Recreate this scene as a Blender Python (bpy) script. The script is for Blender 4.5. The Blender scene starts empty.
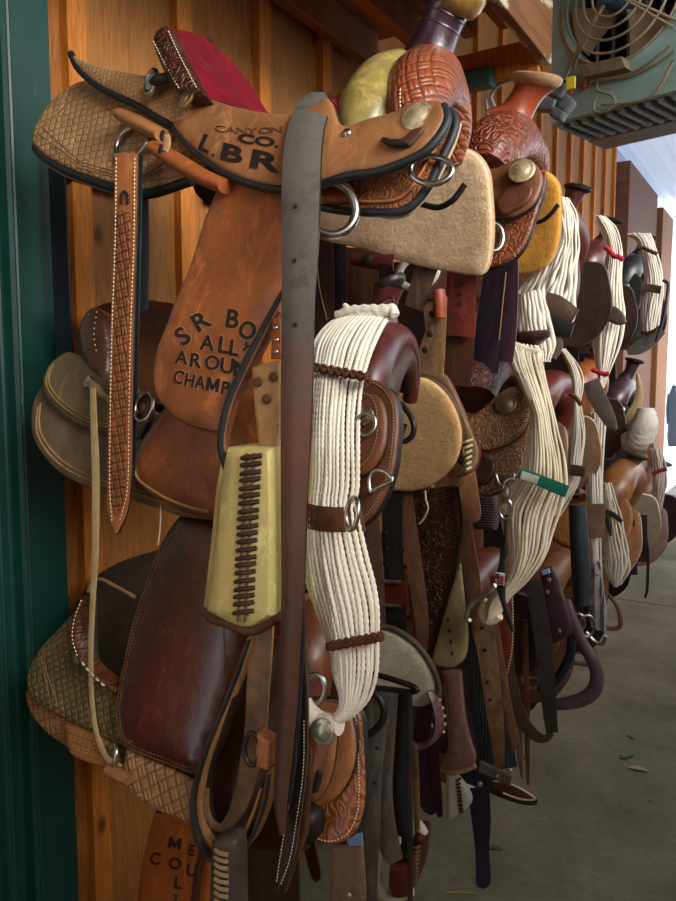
import bpy, math, random
import numpy as np
from mathutils import Vector, Matrix
from mathutils.geometry import delaunay_2d_cdt
random.seed(7)
S = bpy.context.scene
COL = S.collection
# ------------------------------------------------------------------ camera
CAM = Vector((1.35, 0.0, 1.6)); YAW = math.radians(31.6); PIT = math.radians(5.48); F = 750.0
fw = Vector((-math.sin(YAW)*math.cos(PIT), math.cos(YAW)*math.cos(PIT), -math.sin(PIT)))
rt = fw.cross(Vector((0, 0, 1))).normalized(); up = rt.cross(fw)
cd = bpy.data.cameras.new('camera'); cam = bpy.data.objects.new('camera', cd); COL.objects.link(cam)
M3 = Matrix((rt, up, -fw)).transposed()
cam.matrix_world = Matrix.Translation(CAM) @ M3.to_4x4()
cd.sensor_fit = 'HORIZONTAL'; cd.sensor_width = 36.0; cd.lens = 36.0*F/676.0; cd.clip_start = .02; cd.clip_end = 200
S.camera = cam

def ray(x, y): return fw + rt*((x-338.0)/F) + up*((450.5-y)/F)
def atD(x, y, d): return CAM + ray(x, y)*d
def atY(x, y, Y): r = ray(x, y); return CAM + r*((Y-CAM.y)/r.y)
def atX(x, y, X): r = ray(x, y); return CAM + r*((X-CAM.x)/r.x)
def atZ(x, y, Z): r = ray(x, y); return CAM + r*((Z-CAM.z)/r.z)
def toPX(p):
    v = Vector(p)-CAM; d = v.dot(fw); return (338+F*v.dot(rt)/d, 450.5-F*v.dot(up)/d, d)

class PL:
    """leather lies on the plane Y = a + b*(Z-1.6) + c*(X-.7); measured from a pixel"""
    def __init__(s, a, b=0., c=0.):
        s.a, s.b, s.c = a, b, c; s.n = Vector((c, -1, b)).normalized()
        if s.n.y > 0: s.n = -s.n
    def __call__(s, x, y):
        r = ray(x, y)
        t = (s.a + s.b*(CAM.z-1.6) + s.c*(CAM.x-.7) - CAM.y)/(r.y - s.b*r.z - s.c*r.x)
        return CAM + r*t
    def off(s, d): return PL(s.a+d, s.b, s.c)
class YF:
    """a hanging sheet whose distance changes with height: ys = [(pixel row, Y)...]"""
    def __init__(s, ys, n=(.15, -1, 0)):
        s.ys = ys; s.n = Vector(n).normalized()
    def __call__(s, x, y):
        return atY(x, y, float(np.interp(y, [q[0] for q in s.ys], [q[1] for q in s.ys])))
    def off(s, d): return YF([(a, b+d) for a, b in s.ys], s.n)
class XP:
    """a sheet at X = const + k*(Y-y0)"""
    def __init__(s, X): s.X = X; s.n = Vector((1, 0, 0))
    def __call__(s, x, y): return atX(x, y, s.X)
class SIDE:
    """saddle side template: (u cm forward, v cm up) from the horn root, near (sgn -1) or off side (+1)"""
    def __init__(s, X, Yc, Z, hw, k, sgn=-1):
        s.X, s.Yc, s.Z, s.hw, s.k, s.sgn = X, Yc, Z, hw, k, sgn
        s.n = Vector((0, sgn, -k*-1*0)).normalized() if k == 0 else Vector((0, sgn, k)).normalized()
    def __call__(s, u, v):
        return Vector((s.X+u*.01, s.Yc + s.sgn*(s.hw - s.k*v*.01), s.Z + v*.01))
    def off(s, d): return SIDE(s.X, s.Yc, s.Z, s.hw-s.sgn*0-d, s.k, s.sgn)

# ------------------------------------------------------------------ objects
ORG = {}
def tag(o, label, cat, group=None, kind=None):
    o['label'] = label; o['category'] = cat
    if group: o['group'] = group
    if kind: o['kind'] = kind
    return o
def thing(name, label, cat, loc, group=None):
    o = bpy.data.objects.new(name, None); COL.objects.link(o); o.location = loc; o.empty_display_size = .05
    ORG[o.name] = Vector(loc); return tag(o, label, cat, group)
def mesh(name, vs, fs, mats, parent=None, mi=None, smooth=True, ang=40, mirror=None):
    org = ORG.get(parent.name, Vector()) if parent else Vector()
    vs = [Vector(v) for v in vs]
    if mirror is not None:
        vs = [Vector((v.x, 2*mirror-v.y, v.z)) for v in vs]; fs = [tuple(reversed(f)) for f in fs]
    me = bpy.data.meshes.new(name)
    me.from_pydata([(v-org)[:] for v in vs], [], [tuple(f) for f in fs])
    if not isinstance(mats, (list, tuple)): mats = [mats]
    for m in mats: me.materials.append(m)
    if mi is not None: me.polygons.foreach_set('material_index', mi)
    if smooth:
        me.polygons.foreach_set('use_smooth', [True]*len(me.polygons))
        try: me.set_sharp_from_angle(angle=math.radians(ang))
        except Exception: pass
    me.validate(); me.update()
    o = bpy.data.objects.new(name, me); COL.objects.link(o)
    if parent: o.parent = parent; ORG[o.name] = org
    return o
def struct(o): o['kind'] = 'structure'; return o

def catrom(P, sub=6, closed=False):
    P = [tuple(p) for p in P]; n = len(P); out = []
    if n < 3 and not closed:
        return [tuple(P[0][k]+(P[1][k]-P[0][k])*j/sub for k in range(len(P[0]))) for j in range(sub)]+[P[1]]
    A = np.array(P, float); T = np.zeros_like(A)
    for i in range(n):
        if closed: T[i] = (A[(i+1) % n]-A[i-1])/2
        else: T[i] = (A[min(i+1, n-1)]-A[max(i-1, 0)])/(2 if 0 < i < n-1 else 1)
    for i in range(n if closed else n-1):
        j = (i+1) % n
        L = np.linalg.norm(A[j]-A[i]); a, b = T[i].copy(), T[j].copy()
        for t_ in (a, b):
            q = np.linalg.norm(t_)
            if q > L and q > 0: t_ *= L/q
        for s in range(sub):
            t = s/sub
            out.append(tuple((2*t**3-3*t*t+1)*A[i]+(t**3-2*t*t+t)*a+(-2*t**3+3*t*t)*A[j]+(t**3-t*t)*b))
    if not closed: out.append(P[-1])
    return out
def outline(pts, sub=5):
    """closed outline; a third value marks a sharp corner"""
    n = len(pts); A = np.array([p[:2] for p in pts], float); T = np.zeros_like(A)
    for i in range(n):
        if len(pts[i]) < 3: T[i] = (A[(i+1) % n]-A[i-1])/2
    out = []
    for i in range(n):
        j = (i+1) % n; L = np.linalg.norm(A[j]-A[i]); a, b = T[i].copy(), T[j].copy()
        for t_ in (a, b):
            q = np.linalg.norm(t_)
            if q > L and q > 0: t_ *= L/q
        for s in range(sub):
            t = s/sub
            out.append((2*t**3-3*t*t+1)*A[i]+(t**3-2*t*t+t)*a+(-2*t**3+3*t*t)*A[j]+(t**3-t*t)*b)
    return np.array(out)
def pip(P, x, y):
    px, py = P[:, 0], P[:, 1]; qx, qy = np.roll(px, -1), np.roll(py, -1)
    c = ((py > y) != (qy > y)) & (x < (qx-px)*(y-py)/np.where(qy == py, 1e-9, qy-py)+px)
    return bool(c.sum() & 1)
def bdist(P, x, y):
    a = P; b = np.roll(P, -1, 0); d = b-a; w = np.array((x, y))-a
    t = np.clip((w*d).sum(1)/np.maximum((d*d).sum(1), 1e-12), 0, 1)
    e = w-d*t[:, None]; return float(np.sqrt((e*e).sum(1).min()))

class Surf:
    """a finished leather face, so that stitching and lettering can follow it"""
    def __init__(s, P, mp, bulge, bw, disp): s.P, s.mp, s.bulge, s.bw, s.disp = P, mp, bulge, bw, disp
    def h(s, x, y):
        if not s.bulge: return 0.
        t = min(bdist(s.P, x, y)/s.bw, 1.); return s.bulge*math.sqrt(max(0., 1-(1-t)**2))
    def at(s, x, y, lift=0.):
        d = s.disp(x, y) if s.disp else 0.
        return s.mp(x, y)+s.mp.n*(s.h(x, y)+d+lift)

def panel(name, pts, mp, mat, parent=None, thick=.005, bulge=.004, bw=None, g=None, rim=None, sub=5, disp=None, mirror=None, only_mirror=False, div=15):
    P = outline(pts, sub); lo, hi = P.min(0), P.max(0); size = max(hi-lo)
    g = g or size/div; bw = bw or size*.08
    V = [Vector(p) for p in P]; n0 = len(V)
    for i, gx in enumerate(np.arange(lo[0]+g*.5, hi[0], g)):
        for gy in np.arange(lo[1]+g*(.5 if i % 2 else .25), hi[1], g):
            if pip(P, gx, gy) and bdist(P, gx, gy) > .3*g: V.append(Vector((gx, gy)))
    # a second, tighter ring near the rim keeps the rounded edge
    C = P.mean(0)
    nrm = np.roll(P, -1, 0)-np.roll(P, 1, 0); nrm = np.stack([-nrm[:, 1], nrm[:, 0]], 1); nrm /= np.maximum(np.linalg.norm(nrm, axis=1)[:, None], 1e-9)
    area = .5*np.sum(P[:, 0]*np.roll(P[:, 1], -1)-np.roll(P[:, 0], -1)*P[:, 1])
    if area < 0: nrm = -nrm
    for k in (.12, .4):
        for p, nn in zip(P, nrm):
            q = p+nn*bw*k
            if pip(P, *q) and bdist(P, *q) > bw*k*.8: V.append(Vector(q))
    r = delaunay_2d_cdt(V, [], [list(range(n0))], 1, 1e-5)
    vv, ff = r[0], r[2]
    sf = Surf(P, mp, bulge, bw, disp); n = mp.n
    front = [sf.at(v.x, v.y) for v in vv]; back = []
    for v in vv:
        d = disp(v.x, v.y) if disp else 0.
        back.append(mp(v.x, v.y)+n*(d-thick))
    N = len(vv); fs = []; mi = []
    cnt = {}
    for f in ff:
        a, b, c = front[f[0]], front[f[1]], front[f[2]]
        if (b-a).cross(c-a).dot(n) < 0: f = list(reversed(f))
        fs.append(tuple(f)); mi.append(0)
        fs.append(tuple(N+i for i in reversed(f))); mi.append(1 if rim else 0)
        for i in range(len(f)):
            e = (f[i], f[(i+1) % len(f)]); cnt[e] = 1
    for (a, b) in list(cnt):
        if (b, a) not in cnt: fs.append((b, a, N+a, N+b)); mi.append(1 if rim else 0)
    o = None
    mats = [mat, rim] if rim else [mat]
    if not only_mirror: o = mesh(name, front+back, fs, mats, parent, mi)
    if mirror is not None: mesh(name, front+back, fs, mats, parent, mi, mirror=mirror)
    if o: o_s = sf; SF[o.name] = sf
    return o
SF = {}

def frames(P):
    P = [Vector(p) for p in P]; n = len(P); T = []
    for i in range(n):
        t = P[min(i+1, n-1)]-P[max(i-1, 0)]; T.append(t.normalized() if t.length > 1e-9 else Vector((0, 0, 1)))
    r = Vector((0, 0, 1)) if abs(T[0].z) < .8 else Vector((1, 0, 0))
    out = []
    for t in T:
        r = (r-t*r.dot(t)); r = r.normalized() if r.length > 1e-6 else t.orthogonal().normalized()
        out.append((t, r, t.cross(r)))
    return P, out
def tube_geo(P, R, seg=8, closed=False, lobes=0, pitch=0., flat=(1, 1), cap=True):
    P, fr = frames(P); n = len(P); R = [R]*n if not hasattr(R, '__len__') else R
    vs, fs = [], []; L = 0.
    if closed:   # spread the closing twist evenly
        t0, r0, b0 = fr[0]; t1, r1, b1 = fr[-1]
    for i, (p, (t, r, b)) in enumerate(zip(P, fr)):
        if i: L += (P[i]-P[i-1]).length
        for k in range(seg):
            a = 2*math.pi*k/seg; q = R[i]
            if lobes: q *= 1+.11*math.cos(lobes*(a-L*pitch))
            vs.append(p+r*(q*math.cos(a)*flat[0])+b*(q*math.sin(a)*flat[1]))
    for i in range(n if closed else n-1):
        j = (i+1) % n
        for k in range(seg):
            fs.append((i*seg+k, i*seg+(k+1) % seg, j*seg+(k+1) % seg, j*seg+k))
    if not closed and cap:
        fs.append(tuple(reversed(range(seg)))); fs.append(tuple((n-1)*seg+k for k in range(seg)))
    return vs, fs
def tube(name, P, r, mat, parent=None, sub=6, closed=False, seg=8, lobes=0, pitch=0., flat=(1, 1), mirror=None):
    if hasattr(r, '__len__'):
        Q = catrom([tuple(p)+(q,) for p, q in zip(P, r)], sub, closed); r = [q[3] for q in Q]; Q = [q[:3] for q in Q]
    else: Q = catrom([tuple(p) for p in P], sub, closed)
    vs, fs = tube_geo(Q, r, seg, closed, lobes, pitch, flat)
    o = mesh(name, vs, fs, mat, parent, ang=60)
    if mirror is not None: mesh(name, vs, fs, mat, parent, ang=60, mirror=mirror)
    return o
def ptube(name, px, r, mat, parent=None, **k):
    """tube through (x, y, Y) points"""
    return tube(name, [atY(*p[:3]) for p in px], [p[3] for p in px] if len(px[0]) > 3 else r, mat, parent, **k)
def join_geo(parts):
    vs, fs = [], []
    for v, f in parts:
        b = len(vs); vs += list(v); fs += [tuple(i+b for i in q) for q in f]
    return vs, fs
def box_geo(c, sx, sy, sz, M=None):
    c = Vector(c); out = []
    for z in (-1, 1):
        for x, y in ((-1, -1), (1, -1), (1, 1), (-1, 1)):
            v = Vector((x*sx/2, y*sy/2, z*sz/2)); out.append(c+(M @ v if M else v))
    return out, [(3, 2, 1, 0), (4, 5, 6, 7), (0, 1, 5, 4), (1, 2, 6, 5), (2, 3, 7, 6), (3, 0, 4, 7)]
def hexa_geo(a, b):
    """box between two quads a (4 pts) and b (4 pts)"""
    return list(a)+list(b), [(3, 2, 1, 0), (4, 5, 6, 7), (0, 1, 5, 4), (1, 2, 6, 5), (2, 3, 7, 6), (3, 0, 4, 7)]
def bevel(o, w=.004, seg=2):
    m = o.modifiers.new('bevel', 'BEVEL'); m.width = w; m.segments = seg; m.limit_method = 'ANGLE'; m.angle_limit = .6
    return o
def lathe(name, c, axis, prof, mat, parent=None, seg=24, sx=1., sy=1., mirror=None):
    c = Vector(c); axis = Vector(axis).normalized(); u = axis.orthogonal().normalized()
    if abs(axis.z) < .95: u = (Vector((0, 0, 1))-axis*axis.z).normalized()
    w = axis.cross(u); vs, fs = [], []
    for r, h in prof:
        for k in range(seg):
            a = 2*math.pi*k/seg; vs.append(c+axis*h+u*(r*sx*math.cos(a))+w*(r*sy*math.sin(a)))
    for i in range(len(prof)-1):
        for k in range(seg): fs.append((i*seg+k, i*seg+(k+1) % seg, (i+1)*seg+(k+1) % seg, (i+1)*seg+k))
    fs.append(tuple(reversed(range(seg)))); fs.append(tuple((len(prof)-1)*seg+k for k in range(seg)))
    o = mesh(name, vs, fs, mat, parent, ang=50)
    if mirror is not None: mesh(name, vs, fs, mat, parent, ang=50, mirror=mirror)
    return o
def concho(c, n, r, mat, parent, name='concho', mirror=None, flute=0):
    return lathe(name, c, n, [(r*.95, -.002), (r, 0), (r, r*.08), (r*.9, r*.16), (r*.75, r*.14), (r*.6, r*.24), (r*.3, r*.36), (.0005, r*.4)], mat, parent, mirror=mirror)
def ring(name, c, n, rx, ry, r, mat, parent, dee=False, tilt=0., seg=8):
    """round or D shaped ring in the plane with normal n; tilt turns it in that plane (deg)"""
    c = Vector(c); n = Vector(n).normalized(); u = (Vector((0, 0, 1))-n*n.z); u = u.normalized() if u.length > 1e-5 else Vector((1, 0, 0)); w = u.cross(n)
    t = math.radians(tilt); u, w = u*math.cos(t)+w*math.sin(t), w*math.cos(t)-u*math.sin(t)
    P = []
    if dee:
        P += [c+w*(-rx)+u*(ry*.6), c+u*(ry*.6)+w*(-rx*.4), c+u*(ry*.6)+w*(rx*.4), c+w*rx+u*(ry*.6)]
        for k in range(1, 8): a = -math.pi*k/8; P.append(c+w*(rx*math.cos(a))+u*(ry*.6+ry*1.5*math.sin(a)))
    else:
        for k in range(16): a = 2*math.pi*k/16; P.append(c+w*(rx*math.cos(a))+u*(ry*math.sin(a)))
    return tube(name, P, r, mat, parent, sub=3, closed=True, seg=seg)

def strap(name, cl, mp, mat, parent=None, thick=.004, rim=None, round_end=False, sub=6, tip=0., cup=.0, mirror=None):
    """ribbon along (x, y, width[, lift]) in pixels; lift in metres towards the viewer"""
    cl = [tuple(c)+((0.,) if len(c) == 3 else ()) for c in cl]
    Q = catrom(cl, sub); n = len(Q); K = 4
    if round_end:
        # close the last stretch to a rounded or pointed tip
        a = np.array([q[:2] for q in Q]); L = np.cumsum(np.r_[0, np.linalg.norm(np.diff(a, axis=0), axis=1)])
        w = Q[-1][2]; Lt = w*(tip or .5)
        Q2 = []
        for q, l in zip(Q, L):
            d = L[-1]-l
            Q2.append((q[0], q[1], q[2]*(math.sqrt(max(0, 1-(1-min(d/Lt, 1))**2)) if d < Lt else 1)+.01, q[3]))
        # finer end samples
        e = []
        for k in range(1, 8):
            l = L[-1]-Lt*(1-k/7)
            x = np.interp(l, L, a[:, 0]); y = np.interp(l, L, a[:, 1]); d = Lt*(1-k/7)
            e.append((x, y, w*math.sqrt(max(0, 1-(1-d/Lt)**2))+.01, Q[-1][3]))
        Q = [q for q, l in zip(Q2, L) if L[-1]-l > Lt]+e
        n = len(Q)
    A = np.array([q[:2] for q in Q]); nm = mp.n
    fr, bk = [], []
    for i, q in enumerate(Q):
        t = A[min(i+1, n-1)]-A[max(i-1, 0)]; t = t/max(np.linalg.norm(t), 1e-9); s = np.array((-t[1], t[0]))
        for k in range(K+1):
            f = k/K-.5; x, y = A[i]+s*q[2]*f
            p = mp(x, y)+nm*q[3]; e = (2*f)**2
            fr.append(p+nm*(-thick*.25*(1 if k in (0, K) else 0)+cup*(1-e))); bk.append(p-nm*thick+nm*cup*(1-e))
    N = len(fr); fs, mi = [], []
    rm = 1 if rim else 0
    for i in range(n-1):
        for k in range(K):
            a = i*(K+1)+k; b = a+1; c = b+K+1; d = a+K+1
            q = (a, b, c, d)
            if (fr[b]-fr[a]).cross(fr[c]-fr[a]).dot(nm) < 0: q = (d, c, b, a)
            fs.append(q); mi.append(0); fs.append(tuple(N+j for j in reversed(q))); mi.append(rm)
        for k in (0, K):
            a = i*(K+1)+k; d = a+K+1; fs.append((a, d, N+d, N+a)); mi.append(rm)
    for i in (0, n-1):
        for k in range(K):
            a = i*(K+1)+k; fs.append((a, a+1, N+a+1, N+a)); mi.append(rm)
    mats = [mat, rim] if rim else [mat]
    o = mesh(name, fr+bk, fs, mats, parent, mi)
    if mirror is not None: mesh(name, fr+bk, fs, mats, parent, mi, mirror=mirror)
    return o
def dashes(name, pts, fn, mat, parent, dash=3., gap=2., w=.0011, sub=5, closed=False):
    """stitching along a pixel path; fn maps a pixel to the leather face"""
    Q = np.array(catrom(pts, sub, closed), float)
    if closed: Q = np.vstack([Q, Q[:1]])
    L = np.r_[0, np.cumsum(np.linalg.norm(np.diff(Q, axis=0), axis=1))]; geo = []; l = 0.
    while l < L[-1]-dash:
        a = [np.interp(l, L, Q[:, k]) for k in (0, 1)]; b = [np.interp(l+dash, L, Q[:, k]) for k in (0, 1)]
        geo.append(tube_geo([fn(*a), (fn(*a)+fn(*b))/2+Vector((0, -w*.4, 0)), fn(*b)], [w*.6, w, w*.6], 5)); l += dash+gap
    if geo: return mesh(name, *join_geo(geo), mat, parent)
def inset(pts, d, sub=5):
    """the outline moved inwards by d pixels (open list of points)"""
    P = outline(pts, sub); nr = np.roll(P, -1, 0)-np.roll(P, 1, 0); nr = np.stack([-nr[:, 1], nr[:, 0]], 1)
    nr /= np.maximum(np.linalg.norm(nr, axis=1)[:, None], 1e-9)
    area = .5*np.sum(P[:, 0]*np.roll(P[:, 1], -1)-np.roll(P[:, 0], -1)*P[:, 1])
    if area < 0: nr = -nr
    Q = P+nr*d
    return [tuple(q) for q in Q if bdist(P, *q) > d*.8 and pip(P, *q)]
def text(name, chars, fn, mat, parent, k=.0008, bold=.02):
    """letters placed one by one: (char, x, y of the baseline start, height px, turn deg, width factor)"""
    vs, fs = [], []
    for ch in chars:
        c, x, y, h, r = ch[:5]; wf = ch[5] if len(ch) > 5 else 1.
        if c == 'M':   # drawn from four strokes
            t_ = .07+bold; S4 = [((t_, 0), (t_, .72)), ((.8-t_, 0), (.8-t_, .72)), ((t_, .70), (.4, .12)), ((.8-t_, .70), (.4, .12))]
            a = math.radians(r); s_ = h/.72
            for (u0, w0), (u1, w1) in S4:
                b = len(vs); dx, dy = u1-u0, w1-w0; l = math.hypot(dx, dy); ox, oy = -dy/l*t_, dx/l*t_
                q = [(u0-ox, w0-oy), (u0+ox, w0+oy), (u1+ox, w1+oy), (u1-ox, w1-oy)]
                for z in (0., 1.):
                    for u, w in q:
                        u, w = u*s_*wf, w*s_; px, py = x+u*math.cos(a)+w*math.sin(a), y+u*math.sin(a)-w*math.cos(a)
                        vs.append(fn(px, py)+Vector((0, -k*z, 0)))
                fs += [(b, b+1, b+2, b+3), (b+7, b+6, b+5, b+4)]+[(b+i, b+4+i, b+4+(i+1) % 4, b+(i+1) % 4) for i in range(4)]
            continue
        cu = bpy.data.curves.new('t', 'FONT'); cu.body = c; cu.size = 1.; cu.offset = bold; cu.extrude = .02; cu.resolution_u = 3
        ob = bpy.data.objects.new('t', cu); me = bpy.data.meshes.new_from_object(ob)
        b = len(vs); a = math.radians(r); s = h/.72
        for v in me.vertices:
            u, w = v.co.x*s*wf, v.co.y*s
            px, py = x+u*math.cos(a)+w*math.sin(a), y+u*math.sin(a)-w*math.cos(a)
            vs.append(fn(px, py)+Vector((0, -k*(.5+v.co.z/.04), 0)))
        fs += [tuple(b+i for i in reversed(p.vertices)) for p in me.polygons]
        bpy.data.objects.remove(ob); bpy.data.curves.remove(cu); bpy.data.meshes.remove(me)
    return mesh(name, vs, fs, mat, parent, smooth=False)

# ------------------------------------------------------------------ materials
def lin(h, m=1.):
    h = h.lstrip('#'); c = [int(h[i:i+2], 16)/255 for i in (0, 2, 4)]
    return tuple(((v/12.92) if v <= .04045 else ((v+.055)/1.055)**2.4)*m for v in c)+(1.,)
class NT:
    def __init__(s, name):
        s.m = bpy.data.materials.new(name); s.m.use_nodes = True; s.t = s.m.node_tree; s.N = s.t.nodes; s.L = s.t.links
        s.b = s.N['Principled BSDF']; s.tc = s.N.new('ShaderNodeTexCoord')
    def new(s, k, **kw):
        n = s.N.new('ShaderNode'+k)
        for a, v in kw.items():
            if a in n.inputs: n.inputs[a].default_value = v
            else: setattr(n, a, v)
        return n
    def link(s, a, b): s.L.new(a, b)
    def mapped(s, scale=(1, 1, 1), rot=(0, 0, 0), loc=(0, 0, 0), src='Object'):
        m = s.new('Mapping'); m.inputs['Scale'].default_value = scale; m.inputs['Rotation'].default_value = rot; m.inputs['Location'].default_value = loc
        s.link(s.tc.outputs[src], m.inputs[0]); return m.outputs[0]
    def noise(s, vec, scale, detail=4, rough=.55, dist=0.):
        n = s.new('TexNoise'); n.inputs['Scale'].default_value = scale; n.inputs['Detail'].default_value = detail; n.inputs['Roughness'].default_value = rough; n.inputs['Distortion'].default_value = dist
        s.link(vec, n.inputs['Vector']); return n.outputs[0]
    def ramp(s, fac, stops):
        r = s.new('ValToRGB'); e = r.color_ramp.elements
        while len(e) < len(stops): e.new(.5)
        for q, (p, c) in zip(e, stops): q.position = p; q.color = c
        s.link(fac, r.inputs[0]); return r.outputs[0]
    def mix(s, fac, a, b, mode='MIX'):
        m = s.new('Mix', data_type='RGBA', blend_type=mode)
        for v, i in ((fac, 0), (a, 6), (b, 7)):
            if hasattr(v, 'links') or hasattr(v, 'is_linked'): s.link(v, m.inputs[i])
            else: m.inputs[i].default_value = v
        return m.outputs[2]
    def math(s, op, a, b=None, c=None):
        m = s.new('Math', operation=op)
        for i, v in enumerate((a, b, c)):
            if v is None: continue
            if hasattr(v, 'is_linked'): s.link(v, m.inputs[i])
            else: m.inputs[i].default_value = v
        return m.outputs[0]
    def bump(s, h, dist=.001, strength=1., prev=None):
        b = s.new('Bump'); b.inputs['Distance'].default_value = dist; b.inputs['Strength'].default_value = strength
        s.link(h, b.inputs['Height'])
        if prev: s.link(prev, b.inputs['Normal'])
        return b.outputs[0]
    def done(s, col, rough, nrm=None, metal=0., spec=.5, **kw):
        for v, k in ((col, 'Base Color'), (rough, 'Roughness'), (metal, 'Metallic'), (spec, 'Specular IOR Level')):
            if hasattr(v, 'is_linked'): s.link(v, s.b.inputs[k])
            else: s.b.inputs[k].default_value = v
        if nrm: s.link(nrm, s.b.inputs['Normal'])
        for k, v in kw.items(): s.b.inputs[k].default_value = v
        return s.m
_mc = {}
def leather(base, dark=None, rough=.45, pat=None, ps=1., rot=0., mott=7., amt=.75, depth=.0012, spec=.5, scuff=None, coat=0.):
    key = ('L', base, dark, rough, pat, ps, rot, mott, amt, scuff, coat)
    if key in _mc: return _mc[key]
    t = NT('leather'); v = t.mapped(); dark = dark or '#2a1810'
    n1 = t.noise(v, mott, 5, .62, .4)
    f = t.ramp(n1, [(.34, (0, 0, 0, 1)), (.68, (1, 1, 1, 1))])
    col = t.mix(t.math('MULTIPLY', f, amt), lin(base), lin(dark))
    fine = t.noise(v, 55, 5, .7); col = t.mix(t.ramp(fine, [(.42, (0, 0, 0, 1)), (.75, (.35, .35, .35, 1))]), col, lin(dark))
    lt = tuple(min(1, c*1.75+.012) for c in lin(base)[:3])+(1,)
    sw = t.noise(t.mapped((1, 1, .35), (.3, .5, .2)), 27, 7, .78, 1.2)
    col = t.mix(t.ramp(sw, [(.53, (0, 0, 0, 1)), (.74, (.75, .75, .75, 1))]), col, lt)
    cr = t.noise(t.mapped((1, 1, 1)), 95, 6, .8, .6); col = t.mix(t.ramp(cr, [(.60, (0, 0, 0, 1)), (.70, (.6, .6, .6, 1))]), col, lin(dark, .6))
    if scuff:
        sc = t.ramp(t.noise(v, mott*2.3, 6, .75, .8), [(.6, (0, 0, 0, 1)), (.72, (.75, .75, .75, 1))]); col = t.mix(sc, col, lin(scuff))
    grain = t.noise(v, 420, 3, .6); nm = t.bump(grain, .0004, .5)
    nm = t.bump(t.noise(v, 18, 3, .5), .004, .5, nm); nm = t.bump(cr, .0008, .5, nm)
    if pat:
        p = t.mapped((ps, ps, ps), (0, rot, 0))
        if pat == 'basket':
            sep = t.new('SeparateXYZ'); t.link(p, sep.inputs[0]); cmb = t.new('CombineXYZ'); t.link(sep.outputs[0], cmb.inputs[0]); t.link(sep.outputs[2], cmb.inputs[1])
            q = 46.; su = t.math('MULTIPLY', sep.outputs[0], q); sv = t.math('MULTIPLY', sep.outputs[2], q)
            par = t.math('MODULO', t.math('ADD', t.math('ADD', t.math('FLOOR', su), t.math('FLOOR', sv)), 2000.), 2.)
            sa = t.math('ABSOLUTE', t.math('SINE', t.math('MULTIPLY', su, 2*math.pi))); sb_ = t.math('ABSOLUTE', t.math('SINE', t.math('MULTIPLY', sv, 2*math.pi)))
            st_ = t.math('ADD', t.math('MULTIPLY', sa, par), t.math('MULTIPLY', sb_, t.math('SUBTRACT', 1., par)))
            dm = t.math('ABSOLUTE', t.math('MULTIPLY', t.math('SINE', t.math('MULTIPLY', su, math.pi)), t.math('SINE', t.math('MULTIPLY', sv, math.pi))))
            h = t.math('MULTIPLY', t.math('POWER', t.math('ADD', dm, .001), .35), t.math('MULTIPLY_ADD', st_, .5, .5)); g = t.ramp(h, [(.15, (.7, .7, .7, 1)), (.6, (0, 0, 0, 1))])
        elif pat == 'scale':
            sep = t.new('SeparateXYZ'); t.link(p, sep.inputs[0]); cmb = t.new('CombineXYZ'); t.link(sep.outputs[0], cmb.inputs[0]); t.link(t.math('MULTIPLY', sep.outputs[2], 1.35), cmb.inputs[1])
            b = t.new('TexVoronoi', voronoi_dimensions='2D', feature='DISTANCE_TO_EDGE'); b.inputs['Scale'].default_value = 62; b.inputs['Randomness'].default_value = .22
            t.link(cmb.outputs[0], b.inputs['Vector']); h = t.ramp(b.outputs[0], [(0., (0, 0, 0, 1)), (.22, (1, 1, 1, 1))]); g = t.ramp(b.outputs[0], [(.03, (.5, .5, .5, 1)), (.16, (0, 0, 0, 1))])
        elif pat == 'floral':
            dz = t.new('Vector'+'Math', operation='ADD')
            nn = t.new('TexNoise'); nn.inputs['Scale'].default_value = 24; nn.inputs['Detail'].default_value = 1; t.link(p, nn.inputs['Vector'])
            sc2 = t.new('Vector'+'Math', operation='SCALE'); sc2.inputs['Scale'].default_value = .055; t.link(nn.outputs[1], sc2.inputs[0]); t.link(p, dz.inputs[0]); t.link(sc2.outputs[0], dz.inputs[1])
            b = t.new('TexVoronoi', feature='F1'); b.inputs['Scale'].default_value = 30; t.link(dz.outputs[0], b.inputs['Vector'])
            w = t.math('SINE', t.math('MULTIPLY', b.outputs[0], 22.)); h = t.math('MULTIPLY_ADD', w, .5, .5)
            g = t.ramp(h, [(.1, (.75, .75, .75, 1)), (.5, (0, 0, 0, 1))])
        elif pat == 'lines':
            w = t.new('TexWave'); w.inputs['Scale'].default_value = 30; w.inputs['Distortion'].default_value = 1.; t.link(p, w.inputs['Vector']); h = w.outputs[1]; g = t.ramp(h, [(.1, (.5, .5, .5, 1)), (.4, (0, 0, 0, 1))])
        col = t.mix(g, col, lin(dark)); nm = t.bump(h, depth, 1., nm)
    ro = t.math('ADD', t.math('MULTIPLY_ADD', n1, .3, rough-.15), t.math('MULTIPLY_ADD', sw, .3, -.13))
    _mc[key] = t.done(col, ro, nm, spec=spec, **({'Coat Weight': coat, 'Coat Roughness': .25} if coat else {})); return _mc[key]
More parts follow.
